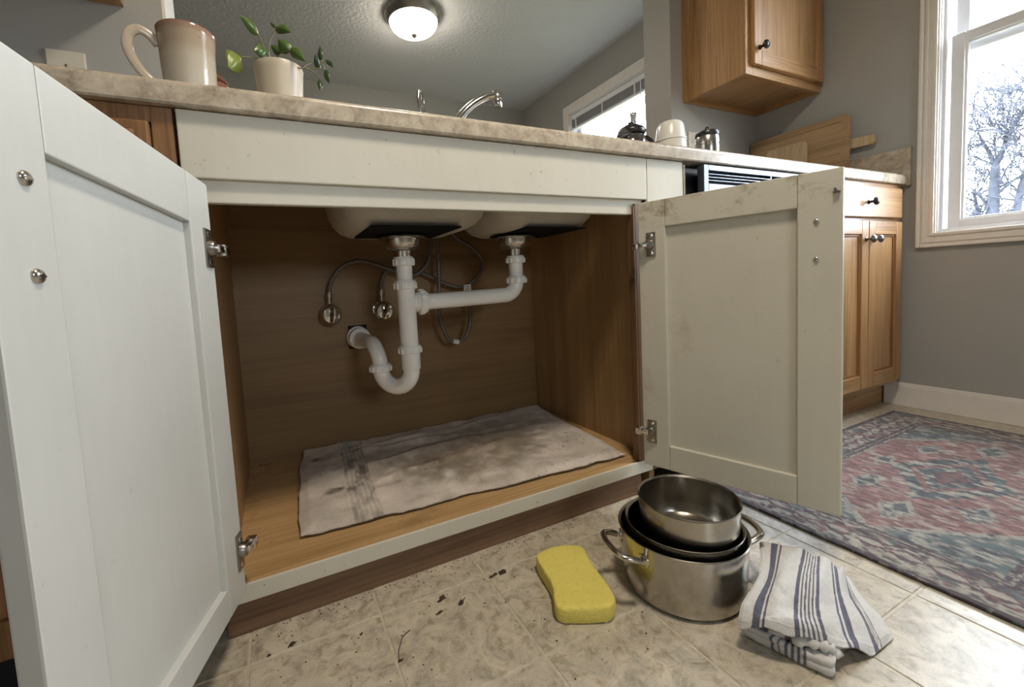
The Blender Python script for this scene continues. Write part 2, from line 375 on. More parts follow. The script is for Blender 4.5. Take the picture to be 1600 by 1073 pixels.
b = BM(); ring_xz(b, YF-.08, YF-.05, WB[0], WB[1], WB[2], WB[3], .04, .003); obj('sash', b, VINYL, w3)
b = BM(); box(b, WB[0]+.035, WB[1]-.035, YF-.067, YF-.064, WB[2]+.035, WB[3]-.035); obj('pane', b, GLASS, w3)
bl = thing('window_blind', 'raised white slatted blind at the top of the far room window', 'blind', (XW+.03, 1.49, 1.78))
b = BM(); box(b, XW+.008, XW+.045, .965, 2.012, 1.848, 1.884, .003); obj('headrail', b, VINYL, bl)
slm = plain('blind_slat', (.36, .35, .36), .5)
b = BM(); box(b, XW+.006, XW+.048, .97, 2.008, 0, .0022); sl0 = obj('slat', b, slm, bl); sl0.location = (0, 0, 1.838-1.78+1.78-1.78+1.78-1.78)
for k in range(14):
    s_ = sl0 if k == 0 else shared('slat', sl0, bl, (0,0,0)); s_.location = (0, 0, 1.842-.0042*k)
b = BM(); box(b, XW+.006, XW+.048, .97, 2.008, 1.768, 1.782, .003); obj('bottom_rail', b, VINYL, bl)
for y in (1.35, 1.66, 1.96): b = BM(); box(b, XW+.003, XW+.0052, y-.006, y+.006, 1.768, 1.85); obj('ladder_tape', b, VINYL, bl)
b = BM(); cyl(b, (XW+.004, 1.30, 1.40), (XW+.004, 1.30, 1.85), .003, 8); obj('tilt_wand', b, VINYL, bl)

# ------------------------------------------------------------------ ceiling lamps
def dome_lamp(name, c, r, label, power, em):
    L = thing(name, label, 'ceiling light', c)
    b = BM(); lathe(b, [(0,0),(r,0),(r+.004,-.006),(r,-.018),(r*.97,-.026),(r*.90,-.046),(r*.86,-.050),(r*.86,-.03),(0,-.03)], c, seg=48); obj('metal_ring', b, NICKEL, L, smooth=40)
    b = BM(); lathe(b, [(r*.855,-.042)]+[(r*.855*math.cos(t), -.045-.075*math.sin(t)) for t in [PI/2*k/8 for k in range(8)]]+[(0,-.12)], c, seg=48); obj('glass_dome', b, em, L, smooth=180)
    b = BM(); lathe(b, [(.0,-.118),(.018,-.119),(.017,-.125),(.010,-.130),(.007,-.136),(0,-.138)], c, seg=20); obj('finial', b, NICKEL, L, smooth=50)
    return L
dome_lamp('ceiling_lamp', FAR_LAMP, .165, 'round flush ceiling lamp with glowing white dome and metal ring', 0, emit('lamp_glass_far', (1.0, .90, .74), 42.0))
KL = dome_lamp('ceiling_lamp', (KITCHEN_LAMP[0], KITCHEN_LAMP[1], CZ), .15, 'flush ceiling lamp over the kitchen floor, out of the frame', 0, emit('lamp_glass_kitchen', (1.0, .84, .62), 4.0))
ka = area_lamp('kitchen_lamp_light', (KITCHEN_LAMP[0], KITCHEN_LAMP[1], CZ-.15), .26, KITCHEN_POWER, (1.0, .88, .72))

# ------------------------------------------------------------------ sink base cabinet
ZC, W_, Z1, Z2, Z3, D = .876, 1.1166, .0961, .0646, .7354, .560
SB = thing('sink_base_cabinet', 'white painted sink base cabinet with both doors open', 'cabinet', (.55, .28, 0))
b = BM(); box(b, 0, .983, -.003, .0065, .772, ZC-.001, .002); obj('false_front', b, WHITE, SB)
b = BM(); box(b, .985, W_, -.003, .006, .762, ZC-.001, .002); obj('right_stile', b, WHITE, SB)
BARE = wood('bare_stile_edge', [(.13, .065, .026), (.17, .09, .04), (.21, .11, .05)], 'z')
b = BM(); box(b, .945, W_, .0005, .019, Z2, .7615); obj('lower_stile', b, BARE, SB)
b = BM(); box(b, .0, .0135, 0.0005, .019, Z1, .735); obj('left_stile', b, BARE, SB)
b = BM(); box(b, .0, .975, .0068, .022, Z3, .790, .002); obj('top_rail', b, WHITE, SB)
b = BM(); box(b, .0, .985, 0, .006, Z2, Z1, .0015); obj('bottom_rail', b, WHITE, SB)
b = BM(); box(b, .03, .940, .006, .030, Z2, Z1-.0008, .001); obj('bottom_rail_core', b, SHELF, SB)
b = BM(); box(b, -.003, .0123, .02, D, .0, ZC-.01); obj('left_side_panel', b, PLYZ, SB)
b = BM(); box(b, .9925, 1.010, .02, D, .0, ZC-.01); obj('right_side_panel', b, PLYZ, SB)
b = BM(); box(b, .9395, .9445, .001, .022, Z1, Z3+.02); obj('stile_edge', b, BARE, SB)
hx0, hx1, hz0, hz1 = .311, .368, .402, .474
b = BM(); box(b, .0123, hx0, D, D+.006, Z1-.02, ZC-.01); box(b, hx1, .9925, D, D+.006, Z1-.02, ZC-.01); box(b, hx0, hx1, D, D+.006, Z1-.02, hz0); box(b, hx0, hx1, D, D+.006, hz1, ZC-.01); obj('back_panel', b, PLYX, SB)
b = BM(); box(b, hx0-.003, hx1+.003, D+.0052, D+.0068, hz0-.003, hz1+.003); obj('cutout_shade', b, DARK, SB)  # black sheet behind the pipe hole, its shade given as colour
b = BM(); box(b, .0123, .9925, .0295, D, Z1-.016, Z1); obj('cabinet_floor', b, SHELF, SB)
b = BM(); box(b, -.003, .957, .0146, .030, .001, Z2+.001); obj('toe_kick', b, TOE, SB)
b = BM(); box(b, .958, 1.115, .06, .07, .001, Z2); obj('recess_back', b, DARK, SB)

def door(parent, name, hx, hy, dx, dy, flip, width, z0, z1, rails, mat, th=.019, sag=0.0):
    """local s = distance from the hinge edge, t = outwards from the inner face, z up"""
    nx, ny = (dy, -dx) if flip else (-dy, dx)            # inner-face normal
    Mx = Matrix(((dx, -nx, 0, hx), (dy, -ny, 0, hy), (sag, 0, 1, 0), (0, 0, 0, 1)))
    (s0, s1, a0, a1) = rails
    b = BM(); box(b, s0-.006, s1+.006, .0095, .0150, a0-.006, a1+.006, 0, Mx); d = obj(name, b, mat, parent)
    for (p, q) in ((0, s0), (s1, width)):
        b = BM(); box(b, p, q, 0, th, z0, z1, .0022, Mx); obj('stile', b, mat, d)
    for (p, q) in ((z0, a0), (a1, z1)):
        b = BM(); box(b, s0+.0003, s1-.0003, .0002, th-.0002, p, q, .0018, Mx); obj('rail', b, mat, d)
    return d, Mx
def hinge(d, Mx, s, z, reach):
    b = BM(); box(b, s-.010, s+.012, -.003, .001, z-.029, z+.029, .0012, Mx)
    lathe(b, [(0,-.012),(.010,-.011),(.0125,-.006),(.0125,0)], (s-.002, 0, z), (0,1,0), 20, Mx)
    h = obj('hinge', b, NICKEL, d, smooth=35)
    b = BM(); box(b, s-reach, s-.002, -.017, -.006, z-.006, z+.006, .002, Mx); box(b, s-reach-.004, s-reach+.011, -.019, -.003, z-.009, z+.009, .002, Mx)
    for zz in (-.021, .021): lathe(b, [(0,-.0045),(.003,-.0042),(.0042,-.003),(.0042,0)], (s+.002, 0, z+zz), (0,1,0), 12, Mx)
    bmx = obj('hinge_arm', b, CHROME, d, smooth=35)
def screw(d, Mx, s, z, r=.0062, hgt=.004):
    b = BM(); lathe(b, [(0,-hgt),(r*.35,-hgt),(r*.8,-hgt*.75),(r,-.001),(r,.001)], (s, 0, z), (0,1,0), 20, Mx)
    box(b, s-r*.6, s+r*.6, -hgt-.0003, -hgt+.001, z-.0006, z+.0006, 0, Mx); obj('screw', b, STEEL, d, smooth=50)
dl, Ml = door(SB, 'door', 0.0336, -0.0205, -0.25370, -0.96728, False, 0.3771, 0.0987, 0.7577, (.067, 0.3141, .1440, .687), WHITE_LIT, sag=0.0724)
dl['label'] = 'left door, bluish white in window light, seen from its inner side'
hinge(dl, Ml, .018, .6575, .030); hinge(dl, Ml, .014, .1750, .028)
screw(dl, Ml, 0.3391, 0.6589); screw(dl, Ml, 0.3386, 0.5837)
dr, Mr = door(SB, 'door', .9310, -.022, .3137, -.94952, True, .3830, .1028, .7575, (.064, .3155, .1625, .694), WHITE3)
dr['label'] = 'right door, cream with stains along its upper rail'
hinge(dr, Mr, .030, .6545, .034); hinge(dr, Mr, .022, .1920, .030)
screw(dr, Mr, .345, .6651, .0045, .003); screw(dr, Mr, .345, .5946, .0045, .003)
b = BM(); box(b, .368, .379, -.003, .001, .712, .716, .001, Mr); lathe(b, [(0,-.009),(.002,-.009),(.0025,-.003),(.002,0)], (.372, 0, .719), (0,1,0), 10, Mr); lathe(b, [(0,-.006),(.002,-.006),(.002,0)], (.376, 0, .714), (0,1,0), 10, Mr); obj('bent_nail_hook', b, NICKEL, dr, smooth=40)
# the two wall side brackets of the hinges on the frame
# ------------------------------------------------------------------ countertop
CT = thing('countertop', 'long beige stone-look laminate countertop over the cabinets', 'countertop', (.6, .28, ZC))
YC = -.0164
def slab(bm, x0, x1, y0, y1):                                     # front strip with a rounded nose
    pr = [(y0+.03, ZC), (y0+.002, ZC), (y0, ZC+.003)] + [(y0+.011-.011*math.cos(t), .914-.011+.011*math.sin(t)) for t in [PI/2*k/5 for k in range(6)]] + [(y1, .914), (y1, ZC)]
    A = [bm.verts.new((x0, y, z)) for y, z in pr]; Bq = [bm.verts.new((x1, y, z)) for y, z in pr]; n = len(pr)
    for k in range(n): bm.faces.new((A[k], A[(k+1)%n], Bq[(k+1)%n], Bq[k]))
    bm.faces.new(A[::-1]); bm.faces.new(Bq)
XE = XW-.018
b = BM(); slab(b, -1.0, XE, YC, .052); box(b, -1.0, .235, .052, DW, ZC, .914); box(b, .93, XE, .052, DW, ZC, .914); box(b, .235, .93, .42, DW, ZC, .914); box(b, .235, .93, .052, .056, ZC, .914); obj('worktop', b, COUNTER, CT, smooth=30)
b = BM(); box(b, XE+.0005, XW-.0005, -.0235, DW-.001, ZC-.004, 1.0165, .0015); obj('side_splash', b, COUNTER, CT)

b = BM(); box(b, OY0+.007, OY1-.001, DW+.0005, DF+.02, .8725, .914, .002); struct('trim_2', b, COUNTER)

# ------------------------------------------------------------------ sink
SK = thing('kitchen_sink', 'double bowl drop-in sink seen from below inside the open cabinet', 'sink', (.58, .24, .70))
def bowl(x0, x1, y0, y1, zb):
    b = BM(); R = []
    for ins, z in ((-.014, .919), (-.012, .921), (-.002, .918), (0, .910), (0, zb+.085), (.004, zb+.055), (.014, zb+.028), (.030, zb+.010), (.048, zb+.002), (.065, zb)):
        R.append([(x, y, z) for x, y in rrect(x0+ins, x1-ins, y0+ins, y1-ins, max(.075-ins*.5, .02), 7)])
    loft(b, R, False, True); o = obj('bowl', b, BOWL, SK, smooth=180)
    s = o.modifiers.new('thickness', 'SOLIDIFY'); s.thickness = .002; s.offset = 1
    return o
bowl(.245, .595, .062, .405, .715); bowl(.612, .915, .062, .405, .715)
for x0, x1, y0, y1 in ((.305, .508, .085, .300), (.685, .862, .085, .300)):
    b = BM(); loft(b, [[(x, y, .7148) for x, y in rrect(x0, x1, y0, y1, .006, 3)], [(x, y, .7118) for x, y in rrect(x0, x1, y0, y1, .006, 3)]], True, True); obj('sound_pad', b, PAD, SK)
PYD = .235
for cx, r in ((.4095, 1.0), (.7310, 1.0)):
    b = BM(); lathe(b, [(0,.7118),(.060,.7118),(.062,.709),(.060,.706),(.05,.705)], (cx, PYD, 0), seg=36); st = obj('strainer_flange', b, PAD, SK, smooth=40)
    b = BM(); lathe(b, [(0,.7060),(.058,.7060),(.058,.7030),(.046,.701),(.0455,.688),(.041,.680),(.027,.6745),(.0225,.672),(.0215,.6555),(0,.6555)], (cx, PYD, 0), seg=36); obj('strainer_body', b, STEEL, st, smooth=40)

# ------------------------------------------------------------------ drain pipes
DP = thing('drain_pipes', 'white plastic drain pipes with trap joining the two sink bowls', 'drain pipe', (.41, PYD, .32))
RP = .0195
def nut(c, axis=(0,0,1), r=.0255, h=.022, name='slip_nut'):
    b = BM(); ax = Vector(axis).normalized(); c = Vector(c)
    lathe(b, [(.017,-h/2),(r-.002,-h/2),(r,-h/2+.002),(r,h/2-.005),(r-.003,h/2),(.017,h/2)], c, ax, 40)
    q = ax.to_track_quat('Z', 'Y').to_matrix().to_4x4()
    for k in range(12):
        a = 2*PI*k/12; box(b, -.002, .002, r-.001, r+.0022, -h/2+.001, h/2-.006, .0006, Matrix.Translation(c) @ q @ Matrix.Rotation(a, 4, 'Z'), seg=1)
    return obj(name, b, PVC, DP, smooth=35)
nut((.4095, PYD, .648))
b = BM(); cyl(b, (.4095, PYD, .585), (.410, PYD, .652), RP); obj('tailpiece', b, PVC, DP, smooth=40)
nut((.4098, PYD, .590), r=.0275)
b = BM(); cyl(b, (.4112, PYD, .424), (.410, PYD, .588), .0222)
lathe(b, [(.0222,0),(.0222,.018),(.0245,.020),(.0245,.032),(0,.032)], (.4155, PYD, .545), (1,0,0), 28)
lathe(b, [(0,-.0238),(.003,-.0238),(.003,-.020)], (.4118, PYD, .552), (0,1,0), 12)
obj('tee_fitting', b, PVC, DP, smooth=40)
nut((.4515, PYD, .545), (1,0,0), .030, .021)
arm = [(.455, PYD, .5445), (.60, PYD, .546), (.688, PYD, .5475)] + [(.690+.041*math.sin(t), PYD, .588-.041*math.cos(t)) for t in [PI/2*k/8 for k in range(1, 9)]] + [(.731, PYD, .60)]
b = BM(); tube(b, arm, RP+.001, 28); obj('drain_arm', b, PVC, DP, smooth=50)
nut((.731, PYD, .5885), r=.0275, h=.020)
b = BM(); cyl(b, (.731, PYD, .592), (.731, PYD, .652), RP); obj('tailpiece', b, PVC, DP, smooth=40)
nut((.731, PYD, .645), r=.0255, h=.020)
nut((.4112, PYD, .4285), r=.0285, h=.020)
A0, A1 = Vector((.4118, PYD, 0)), Vector((.348, .300, 0)); hd = (A1-A0); dd = hd.length; hd.normalize(); rb = dd/2
J = [(A0.x, A0.y, .424), (A0.x, A0.y, .3775)]
cz = .3765
Jp = [Vector((A0.x, A0.y, .424)), Vector((A0.x, A0.y, .395))] + [A0+hd*(rb-rb*math.cos(t))+Vector((0,0,cz-rb*math.sin(t))) for t in [PI*k/18 for k in range(19)]] + [Vector((A1.x, A1.y, .386))]
b = BM(); tube(b, Jp, [.0205]*len(Jp), 28); lathe(b, [(.0205,.376),(.0232,.378),(.0236,.424),(0,.424)], (A0.x, A0.y, 0), seg=28); obj('trap_bend', b, PVC, DP, smooth=50)
nut((A1.x, A1.y, .3795), r=.0275, h=.019)
Ep = [Vector((A1.x, A1.y, .376)), Vector((A1.x, A1.y, .392))] + [Vector((A1.x-.013*math.sin(t)*.6, A1.y+.052-.052*math.cos(t), .394+.045*math.sin(t))) for t in [PI/2*k/9 for k in range(1, 10)]]
Ep += [Vector((.3385, .46, .4385)), Vector((.337, .556, .436))]
b = BM(); tube(b, Ep, RP, 28); obj('trap_arm', b, PVC, DP, smooth=50)
b = BM(); lathe(b, [(.0195,.004),(.026,0),(.031,.002),(.0325,.006),(.0325,.018),(.028,.021),(.028,.036),(.034,.038),(.0345,.042),(.0345,.053),(.0,.053)], (.3375, .503, .4375), (0,1,0), 36); obj('wall_nut', b, PVC, DP, smooth=40)

# ------------------------------------------------------------------ shutoff valves and hoses
def valve(x, z, label, turn):
    v = thing('shutoff_valve', label, 'valve', (x, D, z), 'shutoff valves on the cabinet back')
    b = BM(); lathe(b, [(.026,-.0006),(.026,-.003),(.013,-.008),(.0105,-.010),(.0105,-.03),(0,-.03)], (x, D, z), (0,1,0), 28); lathe(b, [(.012,-.006),(.0145,0),(.012,.012),(.0085,.014),(.0085,.030),(.0105,.031),(.0105,.045),(.0045,.047),(0,.047)], (x, D-.024, z+.012), (0,0,1), 20); obj('valve_body', b, CHROME, v, smooth=40)
    b = BM(); prof = [(0,-.062),(.012,-.0615),(.024,-.058),(.030,-.050),(.031,-.043),(.027,-.036),(.015,-.031),(0,-.030)]
    lathe(b, prof, (x, D, z-.004), (0,1,0), 32)
    Mr_ = Matrix.Translation((x, D-.060, z-.004)) @ Matrix.Rotation(turn, 4, 'Y')
    rr = [[(s*wd, yy, zz) for s, yy in ((-1, .006), (-.5, -.003), (0, -.006), (.5, -.003), (1, .006))] for zz, wd in ((-.028, .002), (-.02, .007), (0, .011), (.02, .007), (.028, .002))]
    V = [[b.verts.new(Mr_ @ Vector(p)) for p in r_] for r_ in rr]
    for i in range(4):
        for j in range(4): b.faces.new((V[i][j], V[i][j+1], V[i+1][j+1], V[i+1][j]))
    obj('oval_handle', b, CHROME, v, smooth=35)
    b = BM()
    tube(b, [Mr_ @ Vector((.0045*math.cos(t), -.0058, .0045*math.sin(t))) for t in [2*PI*k/12 for k in range(13)]], .0009, 6); obj('handle_emblem', b, KNOB, v)
valve(.2605, .520, 'chrome shutoff valve, the left of two, set apart from the drain', .1)
valve(.4175, .5185, 'chrome shutoff valve just left of the white drain pipe', .35)
def hose(name, pts, label, r=.0065, extra=None):
    h = thing(name, label, 'hose', pts[0]); b = BM(); tube(b, catmull(pts, 7), r, 12); obj('braided_tube', b, HOSE, h, smooth=60)
    for p, q, rr, mt, nm in (extra or []): b = BM(); cyl(b, p, q, rr, 16, .001); obj(nm, b, mt, h, smooth=40)
    return h
hose('supply_hose', [(.2605,.536,.575),(.268,.525,.612),(.300,.515,.654),(.350,.512,.671),(.407,.512,.656),(.465,.512,.634),(.522,.512,.622),(.565,.510,.655),(.583,.510,.71),(.592,.512,.80),(.60,.512,.872)],
     'grey supply hose arching from the left shutoff valve up behind the sink', extra=[((.2605,.536,.562),(.262,.534,.585),.0072,CHROME,'crimp_sleeve')])
hose('supply_hose', [(.4175,.536,.575),(.4185,.53,.605),(.432,.522,.634),(.478,.528,.647),(.551,.53,.628),(.637,.528,.586),(.699,.525,.576),(.757,.522,.618),(.770,.522,.663),(.730,.520,.708),(.668,.515,.745),(.648,.512,.82),(.64,.51,.872)],
     'grey supply hose looping right from the valve beside the drain', extra=[((.4175,.536,.562),(.4178,.534,.583),.0072,CHROME,'crimp_sleeve')])
h3 = hose('sprayer_hose', [(.598,.485,.873),(.597,.488,.735),(.597,.490,.66),(.592,.490,.534),(.592,.490,.472),(.612,.490,.413),(.640,.490,.394),(.678,.490,.411),(.697,.490,.463),(.697,.490,.527),(.688,.490,.580)],
     'thin dark hose hanging straight down in a loop behind the drain arm', .0062,
     [((.5965,.489,.66),(.5955,.489,.62),.0078,HOSE,'hose_coupling'), ((.630,.490,.3985),(.651,.490,.3945),.0082,PVC,'white_clip')])
b = BM(); box(b, .676, .702, .479, .4805, .550, .582, .0004); tg = obj('hose_tag', b, CREAM, h3)
b = BM()
for k in range(4): box(b, .681, .697, .4783, .4792, .556+k*.006, .5585+k*.006)
obj('tag_print', b, plain('tag_grey', (.25, .24, .23), .6), h3)

# ------------------------------------------------------------------ towel on the cabinet floor
def shelf_towel():
    fl, fr, br, bl_ = Vector((.116, .0905, 0)), Vector((.930, .040, 0)), Vector((.984, .548, 0)), Vector((.150, .550, 0))
    nu, nv = 230, 130
    def fn(u, v):
        p = (fl*(1-u)+fr*u)*(1-v)+(bl_*(1-u)+br*u)*v
        p += Vector((0, (-.014+.028*float(fbm(u*9, 1.3, 5, 4)))*(1-v), 0)); p += Vector(((-.010+.020*float(fbm(v*5, 7.1, 9, 3)))*(1-u), 0, 0))
        h = .004+.020*float(fbm(u*7+3, v*5, 21, 5))**1.6+.006*float(fbm(u*20, v*12, 33, 3))
        for (c0, c1, w_, a) in ((.55, .25, .026, .017), (.72, -.08, .020, .013), (.38, .30, .024, .011), (.86, .1, .02, .010)):     # long soft wrinkles
            d = (v-c0-c1*(u-.5)*.4-.04*math.sin(u*7+c0*9)); h += a*math.exp(-(d/w_)**2)*max(0, math.sin(min(1, max(0, (u-.12)/.75))*PI))
        if abs(u-.165) < .04: h += .0016*math.cos((u-.165)/.04*PI*6)
        if abs(u-.875) < .035: h += .0012*math.cos((u-.875)/.035*PI*5)
        h += .020*max(0, (v-.9)/.1)**1.5*max(0, 1-u*2.2) + .012*max(0, (v-.93)/.07)*max(0, (u-.9)/.1)
        e = min(u, 1-u, v*.6, (1-v)*.6); h *= min(1, .45+e*22)
        p.z = Z1+.0035+h; return p
    b = BM(); T = sheet(b, fn, nu, nv, .0032)
    o = obj('bath_towel', b, TERRY, label='grimy pinkish grey towel spread across the cabinet floor', cat='towel', smooth=180, origin=(.5, .3, Z1))
    n = (nu+1)*(nv+1); uu = np.tile(np.arange(nu+1)/nu, nv+1); vv = np.repeat(np.arange(nv+1)/nv, nu+1)
    base = np.array((.60, .525, .455)); c = np.tile(base, (n, 1))*(.70+.60*fbm(uu*18, vv*12, 3, 6))[:, None]
    def stain(cu, cv, r, amt, col=(.13, .085, .05), s=1, asp=1.7):
        d = np.sqrt(((uu-cu)*asp)**2+(vv-cv)**2)/r + .9*(fbm(uu*26, vv*17, s)-.5)*2
        k = np.clip(1.25-d, 0, 1)*amt; c[:] = c*(1-k[:, None])+np.array(col)*k[:, None]
    stain(.55, .42, .36, .78, (.24, .18, .115), 3); stain(.70, .45, .24, .75, (.19, .14, .09), 5); stain(.38, .38, .24, .75, (.17, .125, .08), 7); stain(.78, .72, .25, .5, (.22, .165, .11), 8); stain(.55, .8, .3, .45, (.22, .17, .12), 28); stain(.25, .6, .2, .4, (.22, .17, .12), 29)
    stain(.095, .34, .045, 1.0, (.055, .038, .025), 11); stain(.085, .30, .03, .9, (.07, .05, .03), 12); stain(.055, .82, .04, .9, (.07, .05, .035), 13); stain(.09, .80, .05, .5, (.2, .15, .1), 14)
    stain(.40, .43, .055, .8, (.10, .07, .04), 15); stain(.36, .36, .03, .8, (.1, .07, .04), 16); stain(.43, .38, .03, .7, (.1, .07, .04), 17); stain(.30, .33, .03, .6, (.12, .08, .05), 18); stain(.58, .55, .06, .55, (.14, .1, .06), 19); stain(.47, .30, .02, .7, (.1, .07, .04), 20)
    for (c0, c1, a) in ((.55, .25, .9), (.72, -.08, .8), (.38, .30, .8), (.63, .1, .6), (.47, .28, .6)):  # crease shading painted into the cloth colour along the wrinkles
        d = vv-c0-c1*(uu-.5)*.4-.04*np.sin(uu*7+c0*9)-.05*(fbm(uu*11, vv*3, int(c0*90))-.5); k = np.exp(-(d/.011)**2)*np.clip((fbm(uu*9, vv*2, int(c0*70))-.40)*4, 0, 1)*a*np.clip((uu-.2)*8, 0, 1)*np.clip((.95-uu)*6, 0, 1)*.75; c[:] = c*(1-k[:, None])+np.array((.13, .095, .065))*k[:, None]
    sp = np.clip((fbm(uu*90, vv*60, 61, 3)-.74)*12, 0, 1)*.7*np.clip((fbm(uu*6, vv*4, 66)-.4)*5, 0, 1); c[:] = c*(1-sp[:, None])+np.array((.09, .065, .045))*sp[:, None]
    band = (np.abs(uu-.165) < .038); k = band*np.clip((fbm(uu*60, vv*14, 31)-.44)*5, 0, 1)*(.35+.5*np.exp(-((vv-.45)/.25)**2)); c[:] = c*(1-k[:, None])+np.array((.07, .05, .035))*k[:, None]
    c[:] = c*(1-.14*(band*(np.sin(uu*PI*2/.0133) > .2)))[:, None]
    full = np.vstack([c, c*.8]); set_col(o, full)
shelf_towel()

# ------------------------------------------------------------------ oak base cabinet on the left
OAK_SHADED = wood('shaded_oak', [(.13, .055, .018), (.24, .115, .042), (.33, .17, .068)], 'z', coat=.15)  # same oak darkened: the open door's shade is in the colour
LB = thing('oak_base_cabinet', 'honey oak base cabinet behind the left open door', 'cabinet', (-.45, .28, 0))
b = BM(); box(b, -.95, -.0045, .02, DW-.004, .09, ZC-.001); obj('carcass', b, OAK_SHADED, LB)
b = BM(); box(b, -.032, -.0045, -.001, .02, .09, ZC-.001, .001); box(b, -.95, -.90, -.001, .02, .09, ZC-.001); box(b, -.95, -.0045, 0, .0198, .69, .73); obj('face_frame', b, OAK_SHADED, LB)
b = BM(); box(b, -.95, -.032, 0, .0198, .852, ZC-.001); obj('top_rail', b, OAK_SHADED, LB)
b = BM(); box(b, -.905, -.034, -.012, .001, .716, .850, .003); box(b, -.89, -.050, -.018, -.010, .731, .836, .005); obj('drawer', b, OAK_SHADED, LB)
for x0, x1 in ((-.905, -.475), (-.465, -.034)):
    b = BM(); box(b, x0+.05, x1-.05, -.011, 0, .16, .64); dq = obj('door', b, OAK_SHADED, LB)
    b = BM(); ring_xz(b, -.019, -.001, x0, x1, .105, .695, .056, .003); obj('door_frame', b, OAK_SHADED, dq)
b = BM(); box(b, -.95, -.0045, .06, .07, .001, .09); obj('toe_kick', b, DARK, LB)

# ------------------------------------------------------------------ dishwasher
DWm = N('dishwasher_steel'); DWM = DWm.done((.23, .265, .335), .42, 1.0)
DI = thing('dishwasher', 'dark dishwasher with blue-grey steel front beside the open right door', 'dishwasher', (1.45, .28, 0))
b = BM(); box(b, 1.125, 1.765, .02, .55, .02, .868); obj('tub', b, BLACK, DI)
b = BM(); box(b, 1.172, 1.742, -.022, -.004, .10, .774, .003); obj('front_panel', b, DWM, DI)
b = BM()                                                            # control strip with a real vent opening
cx0, cx1, cz0, cz1 = 1.172, 1.742, .776, .867; vx0, vx1, vz0, vz1 = 1.190, 1.470, .818, .853
box(b, cx0, vx0, -.024, -.004, cz0, cz1, .0015); box(b, 1.69, cx1, -.024, -.004, cz0, cz1, .0015); box(b, vx0, 1.69, -.024, -.004, cz0, vz0, .0015); box(b, vx0, 1.69, -.024, -.004, vz1, cz1, .0015); obj('control_panel', b, DWM, DI)
b = BM(); box(b, vx0, 1.69, -.008, -.003, vz0, vz1); obj('vent_back', b, DARK, DI)
b = BM(); box(b, vx1-.002, vx1+.002, -.023, -.008, vz0, vz1); vg = obj('vent_grille', b, DWM, DI)
b = BM(); box(b, vx0, vx1, -.0225, -.012, 0, .0016); s0 = obj('vent_slat', b, DWM, vg); s0.location = (0, 0, vz0+.0085)
for k in (2, 3): shared('vent_slat', s0, vg, (0, 0, vz0+.0085*k))
b = BM(); box(b, 1.50, 1.60, -.021, -.007, vz0+.008, vz1-.002, .002); obj('latch', b, plain('latch_grey', (.12, .13, .15), .3, .5), DI)
b = BM(); box(b, 1.1175, 1.1245, -.004, .02, .02, .868); obj('gap_strip', b, plain('gap_strip_beige', (.30, .25, .19), .6), DI)

# ------------------------------------------------------------------ oak base cabinet at the right wall
def knob(parent, x, y, z, mat=KNOB, out=(0,-1,0), s=1.0):
    b = BM(); lathe(b, [(0,0),(.008*s,0),(.0085*s,.002*s),(.0045*s,.004*s),(.004*s,.013*s),(.006*s,.016*s),(.0125*s,.018*s),(.0145*s,.022*s),(.012*s,.027*s),(.005*s,.0295*s),(0,.030*s)], (x, y, z), out, 24); return obj('knob', b, mat, parent, smooth=50)
RC = thing('oak_base_cabinet', 'honey oak base cabinet with one drawer against the right wall', 'cabinet', (2.06, .28, 0))
b = BM(); box(b, 1.772, 2.343, .02, DW-.004, .10, ZC-.001); obj('carcass', b, OAK, RC)
for p, q in ((1.772, 1.835), (2.295, 2.352)): b = BM(); box(b, p, q, .0, .02, .10, ZC-.001, .001); obj('face_stile', b, OAK, RC)
for p, q in ((.85, ZC-.001), (.715, .765), (.10, .15)): b = BM(); box(b, 1.835, 2.295, 0, .0195, p, q); obj('face_rail', b, OAKX, RC)
b = BM(); box(b, 1.815, 2.312, -.019, -.001, .745, .856, .005, seg=3); dw = obj('drawer', b, OAKX, RC)
knob(dw, 2.055, -.019, .798)
for i, (x0, x1) in enumerate(((1.815, 2.058), (2.064, 2.312))):
    b = BM(); box(b, x0+.04, x1-.04, -.010, -.004, .17, .69); dq = obj('door', b, OAK, RC)
    for p, q in ((x0, x0+.046), (x1-.046, x1)): b = BM(); box(b, p, q, -.020, -.001, .120, .731, .003); obj('stile', b, OAK, dq)
    for p, q in ((.120, .172), (.683, .731)): b = BM(); box(b, x0+.0463, x1-.0463, -.0198, -.001, p, q, .003); obj('rail', b, OAKX, dq)
    b = BM(); ring_xz(b, -.014, -.006, x0+.046, x1-.046, .172, .683, .008, .003); obj('bead', b, wood('dark_oak_bead', [(.16,.06,.02),(.22,.09,.03),(.27,.12,.04)], 'z'), dq)
    knob(dq, 2.038 if i == 0 else 2.088, -.020, .666, plain('pewter_knob', (.16, .15, .15), .3, .8))
b = BM(); box(b, 1.772, 2.358, .05, .065, .001, .10); obj('toe_kick', b, OAKX, RC)

